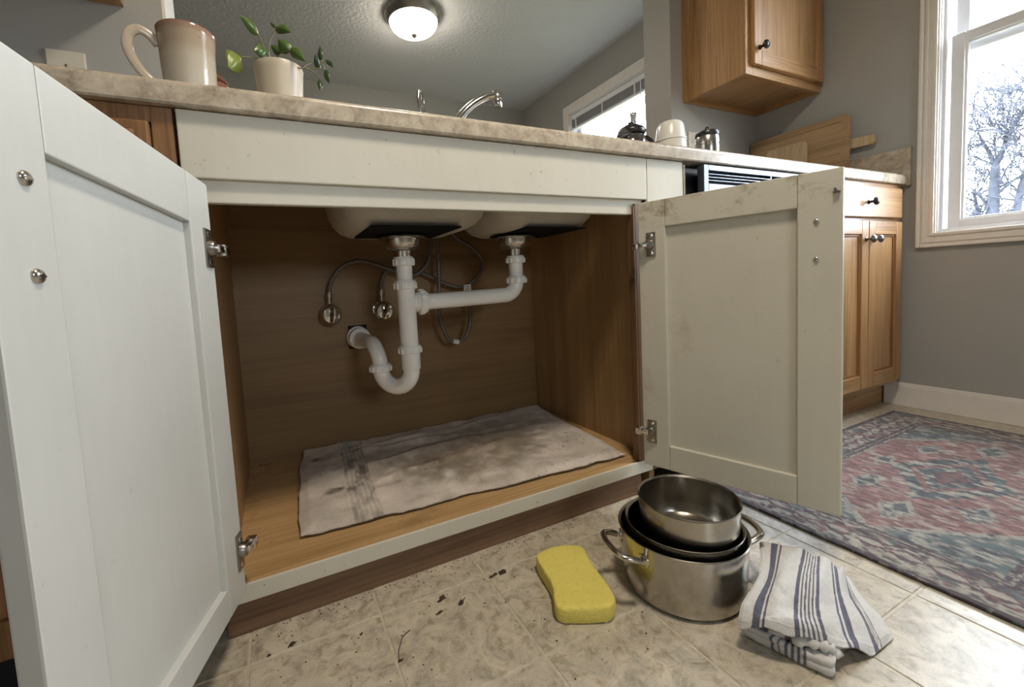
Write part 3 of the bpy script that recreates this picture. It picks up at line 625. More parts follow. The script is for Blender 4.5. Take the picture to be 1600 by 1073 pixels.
# ------------------------------------------------------------------ wall cabinets
def wall_cabinet(x0, x1, label, z0=1.3445, z1=2.12, doors=1):
    yb, yf = DW-.0005, DW-.2846
    c = thing('wall_cabinet', label, 'cabinet', ((x0+x1)/2, (yb+yf)/2, z0))
    b = BM(); box(b, x0, x0+.016, yf+.018, yb, z0, z1); sl = obj('side_panel', b, OAK, c)
    b = BM(); box(b, x1-.016, x1, yf+.018, yb, z0, z1); obj('side_panel', b, OAK, c)
    b = BM(); box(b, x0+.016, x1-.016, yf+.018, yb-.02, z0+.022, z0+.034); obj('bottom_panel', b, OAKY, c)
    b = BM(); box(b, x0+.016, x1-.016, yb-.02, yb, z0, z0+.034); obj('hanging_rail', b, OAKX, c)
    b = BM(); box(b, x0+.016, x1-.016, yf+.018, yb-.02, z1-.016, z1); obj('top_panel', b, OAKY, c)
    b = BM(); box(b, x0+.016, x1-.016, yb-.008, yb, z0+.034, z1-.016); obj('back_panel', b, OAK, c)
    for p, q in ((x0, x0+.042), (x1-.042, x1)): b = BM(); box(b, p, q, yf, yf+.018, z0, z1, .0015); obj('face_stile', b, OAK, c)
    for p, q in ((z0, z0+.042), (z1-.042, z1)): b = BM(); box(b, x0+.042, x1-.042, yf, yf+.018, p, q, .0015); obj('face_rail', b, OAKX, c)
    w = (x1-x0-.03-.006*(doors-1))/doors
    for k in range(doors):
        a = x0+.026+k*(w+.006) if doors == 1 else x0+.015+k*(w+.006); e = x1-.018 if doors == 1 else a+w
        b = BM(); box(b, a+.035, e-.035, yf-.011, yf-.004, z0+.08, z1-.06); d = obj('door', b, OAK, c)
        for p, q in ((a, a+.046), (e-.046, e)): b = BM(); box(b, p, q, yf-.020, yf-.001, z0+.034, z1-.02, .004); obj('stile', b, OAK, d)
        for p, q in ((z0+.034, z0+.09), (z1-.076, z1-.02)): b = BM(); box(b, a+.0463, e-.0463, yf-.0198, yf-.001, p, q, .004); obj('rail', b, OAKX, d)
        knob(d, a+.030 if k == doors-1 else e-.03, yf-.020, z0+.098, s=1.15)
    return c
wall_cabinet(1.8435, XW-.001, 'honey oak wall cabinet in the corner above the right countertop')
wall_cabinet(-.95, -.1660, 'honey oak wall cabinet on the left, only its bottom corner showing', z0=1.317, doors=2)

# ------------------------------------------------------------------ plates
def plate(x0, x1, z0, z1, label, outlet):
    p = thing('wall_plate', label, 'outlet' if outlet else 'wall plate', ((x0+x1)/2, DW, (z0+z1)/2))
    b = BM(); box(b, x0, x1, DW-.0055, DW-.0002, z0, z1, .003); obj('plate', b, CREAM, p)
    b = BM(); lathe(b, [(0,-.0075),(.0022,-.0072),(.0034,-.0055)], ((x0+x1)/2, DW, (z0+z1)/2+(.0 if outlet else .022)), (0,1,0), 14); obj('screw', b, NICKEL, p, smooth=50)
    if outlet:
        for dz in (-.02, .02):
            b = BM(); box(b, (x0+x1)/2-.015, (x0+x1)/2+.015, DW-.0075, DW-.005, (z0+z1)/2+dz-.012, (z0+z1)/2+dz+.012, .002); r_ = obj('receptacle', b, CREAM, p)
            b = BM()
            for dx in (-.006, .006): box(b, (x0+x1)/2+dx-.001, (x0+x1)/2+dx+.001, DW-.0078, DW-.0074, (z0+z1)/2+dz-.004, (z0+z1)/2+dz+.005)
            obj('slot', b, DARK, r_)
plate(-.3255, -.2515, 1.076, 1.1895, 'cream blank wall plate with a centre screw behind the left counter', False)
plate(1.874, 1.946, 1.105, 1.222, 'cream wall outlet under the corner wall cabinet', True)

# ------------------------------------------------------------------ faucet
FA = thing('faucet', 'chrome kitchen faucet rising behind the sink, spout curving right', 'faucet', (.64, .47, .914))
b = BM(); loft(b, [[(x, y, z) for x, y in rrect(.515+i, .765-i, .445+i, .495-i, .022-i, 5)] for i, z in ((0, .9146), (0, .924), (.005, .929))], False, True); obj('deck_plate', b, CHROME, FA, smooth=40)
b = BM(); lathe(b, [(.026,.928),(.024,.945),(.020,1.0),(.019,1.04),(0,1.05)], (.645, .47, 0), seg=28); obj('body', b, CHROME, FA, smooth=50)
sp = catmull([(.645,.47,1.02),(.662,.466,1.065),(.690,.46,1.112),(.730,.452,1.150),(.775,.444,1.176),(.800,.44,1.182)], 6)
b = BM(); tube(b, sp, [.014-.002*i/len(sp) for i in range(len(sp))], 18, flat=1.25); obj('spout', b, CHROME, FA, smooth=60)
b = BM(); lathe(b, [(0,1.196),(.013,1.196),(.0155,1.193),(.0155,1.172),(.0145,1.171),(.0155,1.169),(.0155,1.150),(.013,1.147),(0,1.147)], (.812, .438, 0), seg=24); obj('aerator', b, CHROME, FA, smooth=40)
b = BM(); lathe(b, [(.017,.928),(.016,.95),(.010,.965),(0,.966)], (.56, .47, 0), seg=24)
tube(b, catmull([(.560,.47,.96),(.5625,.465,1.04),(.565,.46,1.10),(.566,.458,1.155),(.561,.458,1.170),(.553,.458,1.168),(.549,.458,1.150),(.552,.459,1.125),(.562,.461,1.095)], 5), [.008]*12+[.0052]*29, 12); obj('lever_handle', b, CHROME, FA, smooth=60)

# ------------------------------------------------------------------ things on the counter
ZT = .9143
def m_glaze():
    q = N('speckled_cream_glaze'); z = q.n('ShaderNodeSeparateXYZ', i_Vector=q.tc.outputs['Object']).outputs[2]
    w = q.noise(q.mapping((8, 8, 90)), 1.0, 4, .6, .4); k = q.n('ShaderNodeMath', operation='MULTIPLY_ADD', i_0=w, i_1=.024, i_2=z).outputs[0]
    c = q.ramp(q.n('ShaderNodeMapRange', i_Value=k, i_From_Min=0.0, i_From_Max=.14).outputs[0], [(.0, (.42, .38, .29)), (.35, (.50, .45, .37)), (.58, (.46, .40, .315)), (.72, (.38, .30, .22)), (.84, (.36, .28, .205)), (.94, (.24, .115, .075)), (1.0, (.15, .06, .04))])
    sp_ = q.ramp(q.noise(q.mapping(), 95, 3, .6), [(.71, (0,0,0)), (.74, (.7,.7,.7))]); c = q.mix(sp_, c, (.12, .06, .035))
    return q.done(c, .16, 0, q.bump(w, .12, .001), coat=.3)
GLAZE = m_glaze()
MG = thing('mug', 'cream stoneware mug with brown glazed rim near the counter edge', 'mug', (.014, .088, ZT))
b = BM(); c0 = (.014, .088, ZT); H = .120
lathe(b, [(0,.003),(.030,.003),(.033,0),(.036,.004),(.0385,.02),(.0400,.055),(.0410,.09),(.0425,.112),(.0432,H-.002),(.0420,H),(.0405,H-.002),(.0395,.10),(.0375,.05),(.036,.012),(0,.010)], c0, seg=48); mb_ = obj('mug_body', b, GLAZE, MG, smooth=60)
hp = catmull([(-.0255,.080,ZT+.090),(-.035,.077,ZT+.102),(-.049,.073,ZT+.107),(-.061,.070,ZT+.097),(-.065,.069,ZT+.077),(-.058,.071,ZT+.054),(-.044,.075,ZT+.034),(-.024,.080,ZT+.020)], 6)
b = BM(); tube(b, hp, .0033, 14, flat=2.3, up=Vector((.2,-1,0))); obj('handle', b, plain('mug_handle_glaze', (.47, .40, .32), .2), MG, smooth=70)
JR = thing('small_jar', 'small brown glazed lidded jar half hidden behind the mug', 'jar', (.040, .205, ZT))
bg_ = plain('brown_glaze', (.20, .085, .055), .15, 0, .35, 40, coat=.4); c0 = (.040, .205, ZT)
b = BM(); lathe(b, [(0,0),(.022,0),(.027,.02),(.029,.06),(.027,.086),(.021,.092),(.0,.092)], c0, seg=32); obj('jar_body', b, bg_, JR, smooth=60)
b = BM(); lathe(b, [(.0,.092),(.023,.092),(.025,.096),(.020,.103),(.008,.107),(.008,.111),(0,.113)], c0, seg=28); obj('lid', b, bg_, JR, smooth=60)
PC = (.1565, .125, ZT)
PL = thing('potted_plant', 'small leafy plant in a cream ceramic pot at the counter edge', 'potted plant', PC)
pm = plain('cream_matte_ceramic', (.56, .49, .385), .38, 0, .05, 14)
b = BM(); lathe(b, [(0,.002),(.031,.002),(.034,0),(.036,.004),(.0395,.045),(.0430,.090),(.0440,.099),(.0425,.103),(.040,.100),(.038,.088),(0,.088)], PC, seg=44); obj('pot', b, pm, PL, smooth=50)
b = BM(); lathe(b, [(.0385,.0885),(.02,.094),(0,.095)], PC, seg=24); obj('soil', b, plain('potting_soil', (.05, .035, .022), .95, var=.5, sc=200, bump=.8), PL, smooth=60)
STEMS=[[(0.146,0.12,1.002),(0.146,0.12,1.024),(0.135,0.12,1.047),(0.127,0.12,1.071)],[(0.144,0.12,1.002),(0.144,0.12,1.024),(0.142,0.125,1.047),(0.147,0.13,1.072),(0.159,0.13,1.095)],[(0.142,0.12,1.002),(0.142,0.12,1.023),(0.116,0.11,1.023),(0.094,0.1,1.016)],[(0.144,0.12,1.004),(0.144,0.12,1.024),(0.139,0.12,1.044)],[(0.149,0.12,1.004),(0.149,0.12,1.024),(0.161,0.11,1.038),(0.178,0.1,1.042)],[(0.149,0.12,1.004),(0.149,0.12,1.024),(0.157,0.12,1.038),(0.164,0.13,1.048)],[(0.165,0.115,1.004),(0.178,0.1,1.014),(0.196,0.095,1.010),(0.207,0.1,1.021),(0.226,0.11,1.033),(0.237,0.12,1.043)],[(0.190,0.096,1.011),(0.212,0.1,1.012),(0.228,0.1,0.997)],[(0.204,0.1,1.013),(0.226,0.1,1.017),(0.239,0.1,1.017)],[(0.237,0.12,1.043),(0.246,0.12,1.047)],[(0.226,0.11,1.033),(0.229,0.11,1.02)],[(0.234,0.115,1.038),(0.239,0.1,1.017)]]
LEAVES=[((0.127,0.12,1.071),(0.098,0.09,1.084),.016),((0.157,0.13,1.097),(0.182,0.1,1.076),.018),((0.157,0.13,1.097),(0.149,0.14,1.108),.006),((0.094,0.1,1.016),(0.074,0.08,0.983),.034),((0.139,0.12,1.044),(0.116,0.1,1.031),.022),((0.178,0.1,1.04),(0.159,0.11,1.064),.022),((0.178,0.09,1.042),(0.2,0.06,1.007),.018),((0.164,0.13,1.048),(0.147,0.13,1.061),.015),((0.236,0.12,1.043),(0.237,0.13,1.077),.010),((0.246,0.12,1.047),(0.256,0.1,1.023),.010),((0.229,0.11,1.02),(0.223,0.1,1.044),.012),((0.239,0.1,1.017),(0.244,0.09,0.987),.011),((0.229,0.1,0.997),(0.225,0.09,0.971),.010)]
stm = plain('plant_stem', (.14, .13, .06), .5); 
def leafmat(name, c): 
    q = N(name); n_ = q.noise(q.mapping(), 60, 3); return q.done(q.ramp(n_, [(.3, tuple(x*.7 for x in c)), (.7, c)]), .32)
lms = [leafmat('leaf_green', (.085, .15, .03)), leafmat('leaf_dark_green', (.035, .065, .02)), leafmat('leaf_yellow_green', (.20, .25, .045))]
for s_ in STEMS: b = BM(); tube(b, catmull(s_, 5), .0011, 7); obj('stem', b, stm, PL, smooth=80)
CAMP = Vector((.114, -.8, .6))
for i, (p, q_, w) in enumerate(LEAVES):
    p, q_ = Vector(p), Vector(q_); ax = (q_-p); ln = ax.length; ax.normalize()
    nrm = (CAMP-p).normalized()+Vector((.35*math.sin(i*2.1), 0, .45*math.cos(i*1.3))); nrm = (nrm-ax*nrm.dot(ax)).normalized(); sd = ax.cross(nrm)
    def fn(u, v, p=p, ax=ax, nrm=nrm, sd=sd, ln=ln, w=w):
        prof = (math.sin(PI*min(1, v**.72*1.0)))**.85 if v < 1 else 0
        s = (u-.5)*1.15*w*max(prof, .02); return p+ax*(ln*v)+sd*s+nrm*(-abs(u-.5)*w*.55*prof+.12*ln*math.sin(v*PI))
    b = BM(); grid(b, fn, 6, 10); lo = obj('leaf', b, lms[2 if i == 3 else (1 if i >= 8 else 0)], PL, smooth=180)
    sd_ = lo.modifiers.new('thickness', 'SOLIDIFY'); sd_.thickness = .0005

# right of the passthrough
KT = thing('coffee_carafe', 'dark carafe with black hinged lid and side spout beside a white canister', 'carafe', (1.198, .25, ZT))
c0 = (1.198, .25, ZT+.008); smk = plain('smoked_glass', (.05, .045, .042), .08, .0, .1, coat=.5)
b = BM(); lathe(b, [(0,-.008),(.042,-.008),(.050,.004),(.052,.05),(.048,.085),(.040,.105),(.034,.112),(0,.112)], c0, seg=36); obj('glass_body', b, smk, KT, smooth=60)
b = BM(); lathe(b, [(0,.112),(.040,.112),(.044,.116),(.044,.124),(.038,.133),(.022,.142),(.010,.146),(.010,.152),(0,.153)], c0, seg=32); box(b, c0[0]+.028, c0[0]+.066, c0[1]-.012, c0[1]+.012, ZT+.110, ZT+.124, .004); obj('lid', b, BLACK, KT, smooth=45)
b = BM(); tube(b, [(c0[0]-.030, c0[1]-.006, ZT+.122), (c0[0]-.055, c0[1]-.012, ZT+.112), (c0[0]-.072, c0[1]-.016, ZT+.103)], [.018, .012, .006], 14, flat=1.1); obj('spout', b, smk, KT, smooth=60)
b = BM(); tube(b, catmull([(c0[0]+.055,c0[1]-.01,ZT+.117),(c0[0]+.075,c0[1]-.016,ZT+.100),(c0[0]+.078,c0[1]-.018,ZT+.06),(c0[0]+.05,c0[1]-.01,ZT+.03)], 5), .0065, 12); obj('handle', b, BLACK, KT, smooth=60)
BT = thing('glass_bottle', 'clear glass bottle neck standing behind the dark carafe', 'bottle', (1.285, .33, ZT))
q = N('clear_bottle_glass'); clear = q.done((.85, .86, .86), .06, Transmission_Weight=.85, IOR=1.3)
c0 = (1.292, .33, ZT); b = BM(); lathe(b, [(0,0),(.026,0),(.028,.006),(.028,.12),(.024,.145),(.013,.172),(.010,.185),(.010,.222),(.012,.224),(.012,.231),(0,.231)], c0, seg=28); obj('bottle_body', b, clear, BT, smooth=50)
CN = thing('white_canister', 'white translucent dome canister between the carafe and steel canister', 'canister', (1.345, .20, ZT))
c0 = (1.330, .21, ZT); b = BM(); q = N('milky_plastic'); milk = q.done((.70, .68, .62), .25, Subsurface_Weight=.15, Subsurface_Radius=(.02,.02,.02)); lathe(b, [(0,0),(.049,0),(.052,.004),(.047,.10),(.041,.146),(.035,.157),(.026,.162),(0,.164)], c0, seg=40); obj('canister_body', b, milk, CN, smooth=50)
b = BM(); lathe(b, [(.0475,.1),(.0495,.1),(.0495,.103),(.0475,.103)], c0, seg=40); obj('rim_band', b, PVC, CN, smooth=50)
SC = thing('steel_canister', 'brushed steel canister with black push lid near the corner', 'canister', (1.5150, .205, ZT))
c0 = (1.505, .205, ZT); b = BM(); lathe(b, [(0,0),(.036,0),(.038,.003),(.038,.098),(.0365,.099),(.0365,.102),(.038,.103),(.038,.126),(.036,.130),(0,.130)], c0, seg=36); obj('canister_body', b, STEEL, SC, smooth=40)
b = BM(); lathe(b, [(0,.130),(.0385,.130),(.0395,.133),(.037,.143),(.024,.150),(.009,.152),(.0085,.160),(.006,.163),(0,.163)], c0, seg=32); obj('lid', b, BLACK, SC, smooth=45)

def leaning(name, poly, x0, th, lean, mat, label, extra=None):
    """board outline in (y, z) leaning against the right wall"""
    t = thing(name, label, 'cutting board', (x0, sum(p[0] for p in poly)/len(poly), ZT))
    Mx = Matrix.Translation((x0, 0, ZT)) @ Matrix.Rotation(lean, 4, 'Y') @ Matrix(((0,0,1,0),(1,0,0,0),(0,1,0,0),(0,0,0,1)))
    b = BM(); prism(b, [(y, z-ZT) for y, z in poly], -th, 0, Mx); bmesh.ops.bevel(b, geom=b.edges[:], offset=.003, segments=2, affect='EDGES'); obj('board', b, mat, t, smooth=40)
    return t, Mx
def rr(y0, y1, z0, z1, r): return rrect(y0, y1, z0, z1, r, 4)
t, Mx = leaning('cutting_board', rr(.153, .562, .9145, 1.205, .022), 2.322, .016, .05, BOARD, 'large brown cutting board with raised rim leaning on the right wall')
b = BM()
for (a, c, d, e) in ((.157, .182, .004, .285), (.182, .558, .262, .286)): box(b, a, c, d, e, -.0195, -.0155, .0015, Mx @ Matrix(((1,0,0,0),(0,0,1,0),(0,1,0,0),(0,0,0,1))) @ Matrix(((1,0,0,0),(0,0,1,0),(0,1,0,0),(0,0,0,1))) if False else None) if False else None
prism(b, [(.157, .006), (.180, .006), (.180, .264), (.556, .264), (.556, .286), (.175, .286), (.162, .282), (.157, .274)], -.0195, -.0155, Mx); obj('raised_rim', b, BOARD, t)
pdl = rr(.20, .50, .9150, 1.14, .05)
hy = [(.205, 1.062), (.085, 1.060), (.0795, 1.066), (.0795, 1.092), (.085, 1.0985), (.205, 1.104)]
t, Mx = leaning('paddle_board', pdl, 2.3505, .013, .025, BOARD, 'paddle shaped board behind the large one, handle sticking out right')
b = BM(); prism(b, [(y, z-ZT) for y, z in hy], -.0125, -.0005, Mx); bmesh.ops.bevel(b, geom=b.edges[:], offset=.002, segments=2, affect='EDGES'); obj('handle', b, BOARD2, t, smooth=40)
leaning('cutting_board', rr(.300, .47, .9150, 1.138, .018), 2.300, .017, .05, BOARD2, 'small pale wooden board in front of the large leaning one')

# ------------------------------------------------------------------ rug
def rug():
    x0, x1, y0, y1 = 1.125, 2.236, -.665, -.030; nx, ny = 370, 212
    X = np.linspace(x0, x1, nx+1); Y = np.linspace(y0, y1, ny+1); b = BM()
    def fn(u, v):
        x = x0+(x1-x0)*u; y = y0+(y1-y0)*v; return Vector((x, y, .0062+.0006*float(vn(x*8, y*8, 2))))
    sheet(b, fn, nx, ny, .0052); o = obj('area_rug', b, RUG, label='faded red and blue patterned rug on the floor by the right wall', cat='rug', smooth=180, origin=((x0+x1)/2, (y0+y1)/2, 0))
    gx = np.tile(X, ny+1); gy = np.repeat(Y, nx+1)
    u = gx-(x0+x1)/2; v = gy-(y0+y1)/2; hw, hh = (x1-x0)/2, (y1-y0)/2
    wob = .006*(fbm(gx*40, gy*40, 91)-.5)*2; au, av = np.abs(u)+wob, np.abs(v)+wob; e = np.minimum(hw-np.abs(u), hh-np.abs(v))+wob*.6
    R_, T_, NV, CR, PU, GY = map(np.array, ((.225, .095, .095), (.11, .155, .165), (.055, .06, .09), (.42, .385, .32), (.10, .068, .085), (.25, .225, .215)))
    n = len(gx); c = np.empty((n, 3))
    n1 = fbm(gx*100, gy*60, 5); n2 = fbm(gx*75+5, gy*42, 9); n3 = fbm(gx*190, gy*70, 14, 3)
    def lerp(a, b_, k): k = np.clip(k, 0, 1)[:, None]; return a*(1-k)+b_*k
    c[:] = R_; c = lerp(c, np.array((.40, .22, .20)), (n1-.40)*3.2); c = lerp(c, CR, (n2-.56)*6)
    # corner spandrels in teal, hexagonal field
    hexd = np.abs(v)/.20+np.maximum(0, np.abs(u)-.20)/.24
    k = (hexd > 1); tc = lerp(np.tile(T_, (n, 1)), CR, (n1-.46)*4); tc = lerp(tc, NV, (n2-.58)*6); c[k] = tc[k]
    k = np.abs(hexd-1) < .05; c[k] = lerp(np.tile(CR, (n, 1)), NV, (n3-.5)*4)[k]
    dm = np.abs(u)/.215+np.abs(v)/.115                                    # centre medallion with pendants
    bl_ = lerp(np.tile(NV, (n, 1)), T_*.9, (n1-.38)*4); bl_ = lerp(bl_, CR, (n2-.50)*6)
    step = dm+.10*np.sign(np.sin(u*70))*np.sign(np.sin(v*80))*.5
    k = step < 1; c[k] = bl_[k]
    k = (np.abs(dm-.62) < .07); c[k] = lerp(np.tile(R_*1.1, (n, 1)), CR, (n1-.5)*4)[k]
    k = dm < .3; c[k] = lerp(np.tile(R_, (n, 1)), NV, (n1-.45)*5)[k]
    for cu, cv, a, bb in ((-.30, 0, .07, .035), (.30, 0, .07, .035), (0, .135, .05, .022), (0, -.135, .05, .022), (-.19, .1, .06, .03), (.19, .1, .06, .03), (-.19, -.1, .06, .03), (.19, -.1, .06, .03)):
        d = np.abs(u-cu)/a+np.abs(v-cv)/bb; k = d < 1; c[k] = bl_[k]; k = np.abs(d-.85) < .18; c[k] = lerp(np.tile(CR, (n, 1)), NV, (n3-.5)*4)[k]
    # borders
    def band(lo, hi, col): kk = (e >= lo) & (e < hi); c[kk] = col[kk]
    fl_ = lerp(np.tile(CR, (n, 1)), PU, (n1-.47)*7); fl_ = lerp(fl_, R_*1.1, (n2-.58)*7); fl_ = lerp(fl_, T_, (fbm(gx*30, gy*30, 77)-.60)*8)
    s = np.where(hw-np.abs(u) < hh-np.abs(v), gy, gx); t_ = e-.062
    flo = (np.abs(np.sin(s*PI/.058))*.026 > np.abs(t_)+.004) & (e > .03) & (e < .095); fl_[flo] = lerp(np.tile(PU*1.2, (n, 1)), R_*1.2, (n1-.45)*5)[flo]
    flo = (np.abs(np.sin(s*PI/.058))*.013 > np.abs(t_)+.003) & (e > .03) & (e < .095); fl_[flo] = CR
    dk = lerp(np.tile(PU, (n, 1)), CR, (n3-.62)*5); lg = lerp(np.tile(CR*.9, (n, 1)), PU, (n3-.48)*5)
    band(.0, .014, dk*.8); band(.014, .018, lg); band(.018, .100, fl_); band(.100, .109, dk); band(.109, .114, lg); band(.114, .123, dk)
    wear = fbm(gx*90, gy*34, 41, 5); c = lerp(c, np.tile(GY*1.1, (n, 1)), (wear-.57)*1.6); c = lerp(c, np.tile(PU*.8, (n, 1)), (fbm(gx*150, gy*55, 51, 4)-.58)*4); c *= (.62+.66*n3)[:, None]; gr = c.mean(axis=1, keepdims=True); c = (c*.84+gr*.16)*.86
    set_col(o, np.vstack([c, c*.5])*1.0)
rug()

# ------------------------------------------------------------------ pots
PO = (.7664, -.2625)
def m_pot(name, c, rough):
    q = N(name); n_ = q.noise(q.mapping((1, 1, 1)), 16, 6, .7, .6); s_ = q.noise(q.mapping((3, 3, 260)), 1.0, 2)
    col = q.ramp(n_, [(.35, tuple(x*.78 for x in c)), (.65, c)]); rg = q.ramp(n_, [(.35, (rough+.10,)*3), (.65, (rough,)*3)])
    return q.done(col, rg, 1.0, q.bump(s_, .05, .0005))
POTM = m_pot('worn_pot_steel', (.50, .47, .42), .17); POTD = m_pot('dark_pot_interior', (.06, .055, .05), .30)
def pot(c, r, z0, z1, label, handles=None, dark=False, name='cooking_pot'):
    t = thing(name, label, 'pot', (c[0], c[1], z0), 'nested pots on the floor'); h = z1-z0
    b = BM(); lathe(b, [(0,0),(r*.86,0),(r*.90,.003),(r*.93,.010),(r*.955,h*.35),(r*.972,h*.8),(r*.978,h-.003),(r*1.0,h-.0015),(r*1.003,h),(r*.99,h+.0012),(r*.955,h-.002)], (c[0], c[1], z0), seg=72); obj('pot_wall', b, POTM, t, smooth=45)
    b = BM(); lathe(b, [(r*.955,h-.002),(r*.950,h-.006),(r*.935,h*.35),(r*.91,.014),(r*.86,.006),(0,.005)], (c[0], c[1], z0), seg=72); obj('pot_interior', b, POTD if dark else POTM, t, smooth=60)
    for ang in (handles or []):
        d = Vector((math.cos(ang), math.sin(ang), 0)); s = Vector((-d.y, d.x, 0)); o_ = Vector((c[0], c[1], z1-.020))
        pts = [o_+d*(r*.97)+s*(-.042)-Vector((0,0,.006)), o_+d*(r+.012)+s*(-.042), o_+d*(r+.026)+s*(-.036)+Vector((0,0,.003)), o_+d*(r+.033)+s*(-.014)+Vector((0,0,.005)), o_+d*(r+.033)+s*.014+Vector((0,0,.005)), o_+d*(r+.026)+s*.036+Vector((0,0,.003)), o_+d*(r+.012)+s*.042, o_+d*(r*.97)+s*.042-Vector((0,0,.006))]
        b = BM(); tube(b, catmull(pts, 5), .0052, 14, flat=1.15); hn = obj('handle', b, STEEL, t, smooth=60)
        for sg in (-1, 1):
            a2 = ang+sg*.042/r*1.0; dd_ = Vector((math.cos(a2), math.sin(a2), 0)); b = BM()
            lathe(b, [(0,.003),(.004,.0025),(.0055,.001),(.0115,.0008),(.0125,-.002)], o_+dd_*(r*.982)-Vector((0,0,.008)), dd_, 20); obj('rivet_pad', b, STEEL, hn, smooth=50)
HA = math.radians(164)
pot(PO, .1117, .0, .1123, 'large two-handled steel pot at the bottom of the nest', [HA, HA+PI])
pot((PO[0]+.002, PO[1]-.002), .1010, .0072, .1230, 'dark-lined middle pot nested inside the large steel pot', dark=True, name='cooking_pot')
pot((PO[0]+.0075, PO[1]-.0095), .0872, .0925, .1700, 'smallest steel pan sitting on top of the nested pots', name='cooking_pot')

# ------------------------------------------------------------------ sponge
def sponge():
    pts = [(.549,-.096),(.560,-.0905),(.575,-.0885),(.592,-.089),(.615,-.097),(.637,-.108),(.646,-.118),(.645,-.132),(.636,-.154),(.627,-.178),(.622,-.204),(.615,-.232),(.606,-.256),(.594,-.268),(.576,-.270),(.552,-.260),(.528,-.247),(.510,-.236),(.505,-.224),(.512,-.208),(.522,-.192),(.530,-.172),(.535,-.150),(.539,-.128),(.543,-.110)]
    P = [p.to_2d() for p in catmull([(x, y, 0) for x, y in pts+pts[:1]], 4)][:-1]; cx = sum(p.x for p in P)/len(P); cy = sum(p.y for p in P)/len(P)
    b = BM(); R = []
    for z, s in ((.0005, .955), (.002, .985), (.006, 1.0), (.012, 1.003), (.019, 1.003), (.025, 1.0), (.0285, .985), (.0300, .955), (.0304, .88), (.0304, .72), (.0304, .52), (.0304, .32), (.0304, .12)):
        ring = []
        for k, p in enumerate(P):
            x, y = cx+(p.x-cx)*s, cy+(p.y-cy)*s; j = .0011*(float(fbm(x*260+z*900, y*260+z*700, 3))-.5)*2
            ring.append((x+(p.x-cx)*j*14, y+(p.y-cy)*j*14, z+(j if z > .02 else 0)))
        R.append(ring)
    loft(b, R, True, True)
    q = N('yellow_cellulose_sponge'); vo = q.n('ShaderNodeTexVoronoi', i_Vector=q.mapping(), i_Scale=230.0).outputs[0]; n_ = q.noise(q.mapping(), 110, 5, .7)
    h = q.ramp(vo, [(.12, (0,0,0)), (.34, (1,1,1))]); n2 = q.ramp(n_, [(.40, (0,0,0)), (.56, (1,1,1))]); hh = q.mix(.55, h, n2)
    c = q.mix(q.ramp(hh, [(.05, (0,0,0)), (.35, (1,1,1))]), (.50, .37, .05), (.80, .68, .16))
    obj('sponge', b, q.done(c, .9, 0, q.bump(hh, .8, .0016)), label='yellow hourglass sponge lying on the floor tiles', cat='sponge', smooth=60)
sponge()

# ------------------------------------------------------------------ tea towel
TT=[[(0.903,-0.324,0.066),(0.938,-0.364,0.070),(0.966,-0.396,0.062),(0.993,-0.413,0.040),(1.030,-0.405,0.004)],[(0.812,-0.378,0.070),(0.833,-0.408,0.076),(0.874,-0.44,0.068),(0.938,-0.446,0.03),(0.991,-0.447,0.004)],[(0.732,-0.399,0.058),(0.768,-0.436,0.066),(0.819,-0.468,0.056),(0.894,-0.482,0.024),(0.962,-0.482,0.004)],[(0.714,-0.405,0.040),(0.741,-0.449,0.054),(0.797,-0.489,0.048),(0.863,-0.506,0.012),(0.933,-0.507,0.004)]]
def bez(rows, u, v):
    def cr(P, t):
        n = len(P)-1; i = min(int(t*n), n-1); f = t*n-i; a = P[i-1] if i > 0 else P[i]*2-P[i+1]; d = P[i+2] if i+2 <= n else P[i+1]*2-P[i]; b_, c = P[i], P[i+1]
        return .5*((2*b_)+(c-a)*f+(2*a-5*b_+4*c-d)*f*f+(3*b_-a-3*c+d)*f**3)
    return cr([cr([Vector(p) for p in r], u) for r in rows], v)
WHT, BLU = np.array((.62, .605, .585)), np.array((.105, .105, .15))
def stripes(u, sets, s=4):
    c = np.tile(WHT, (len(u), 1))
    for (a, b_) in sets: k = (u > a) & (u < b_); c[k] = BLU
    return c
SETS = [(.085, .135), (.150, .165), (.325, .350), (.362, .372), (.385, .395), (.408, .418), (.431, .441), (.455, .478), (.600, .616), (.632, .672), (.80, .835), (.86, .868)]
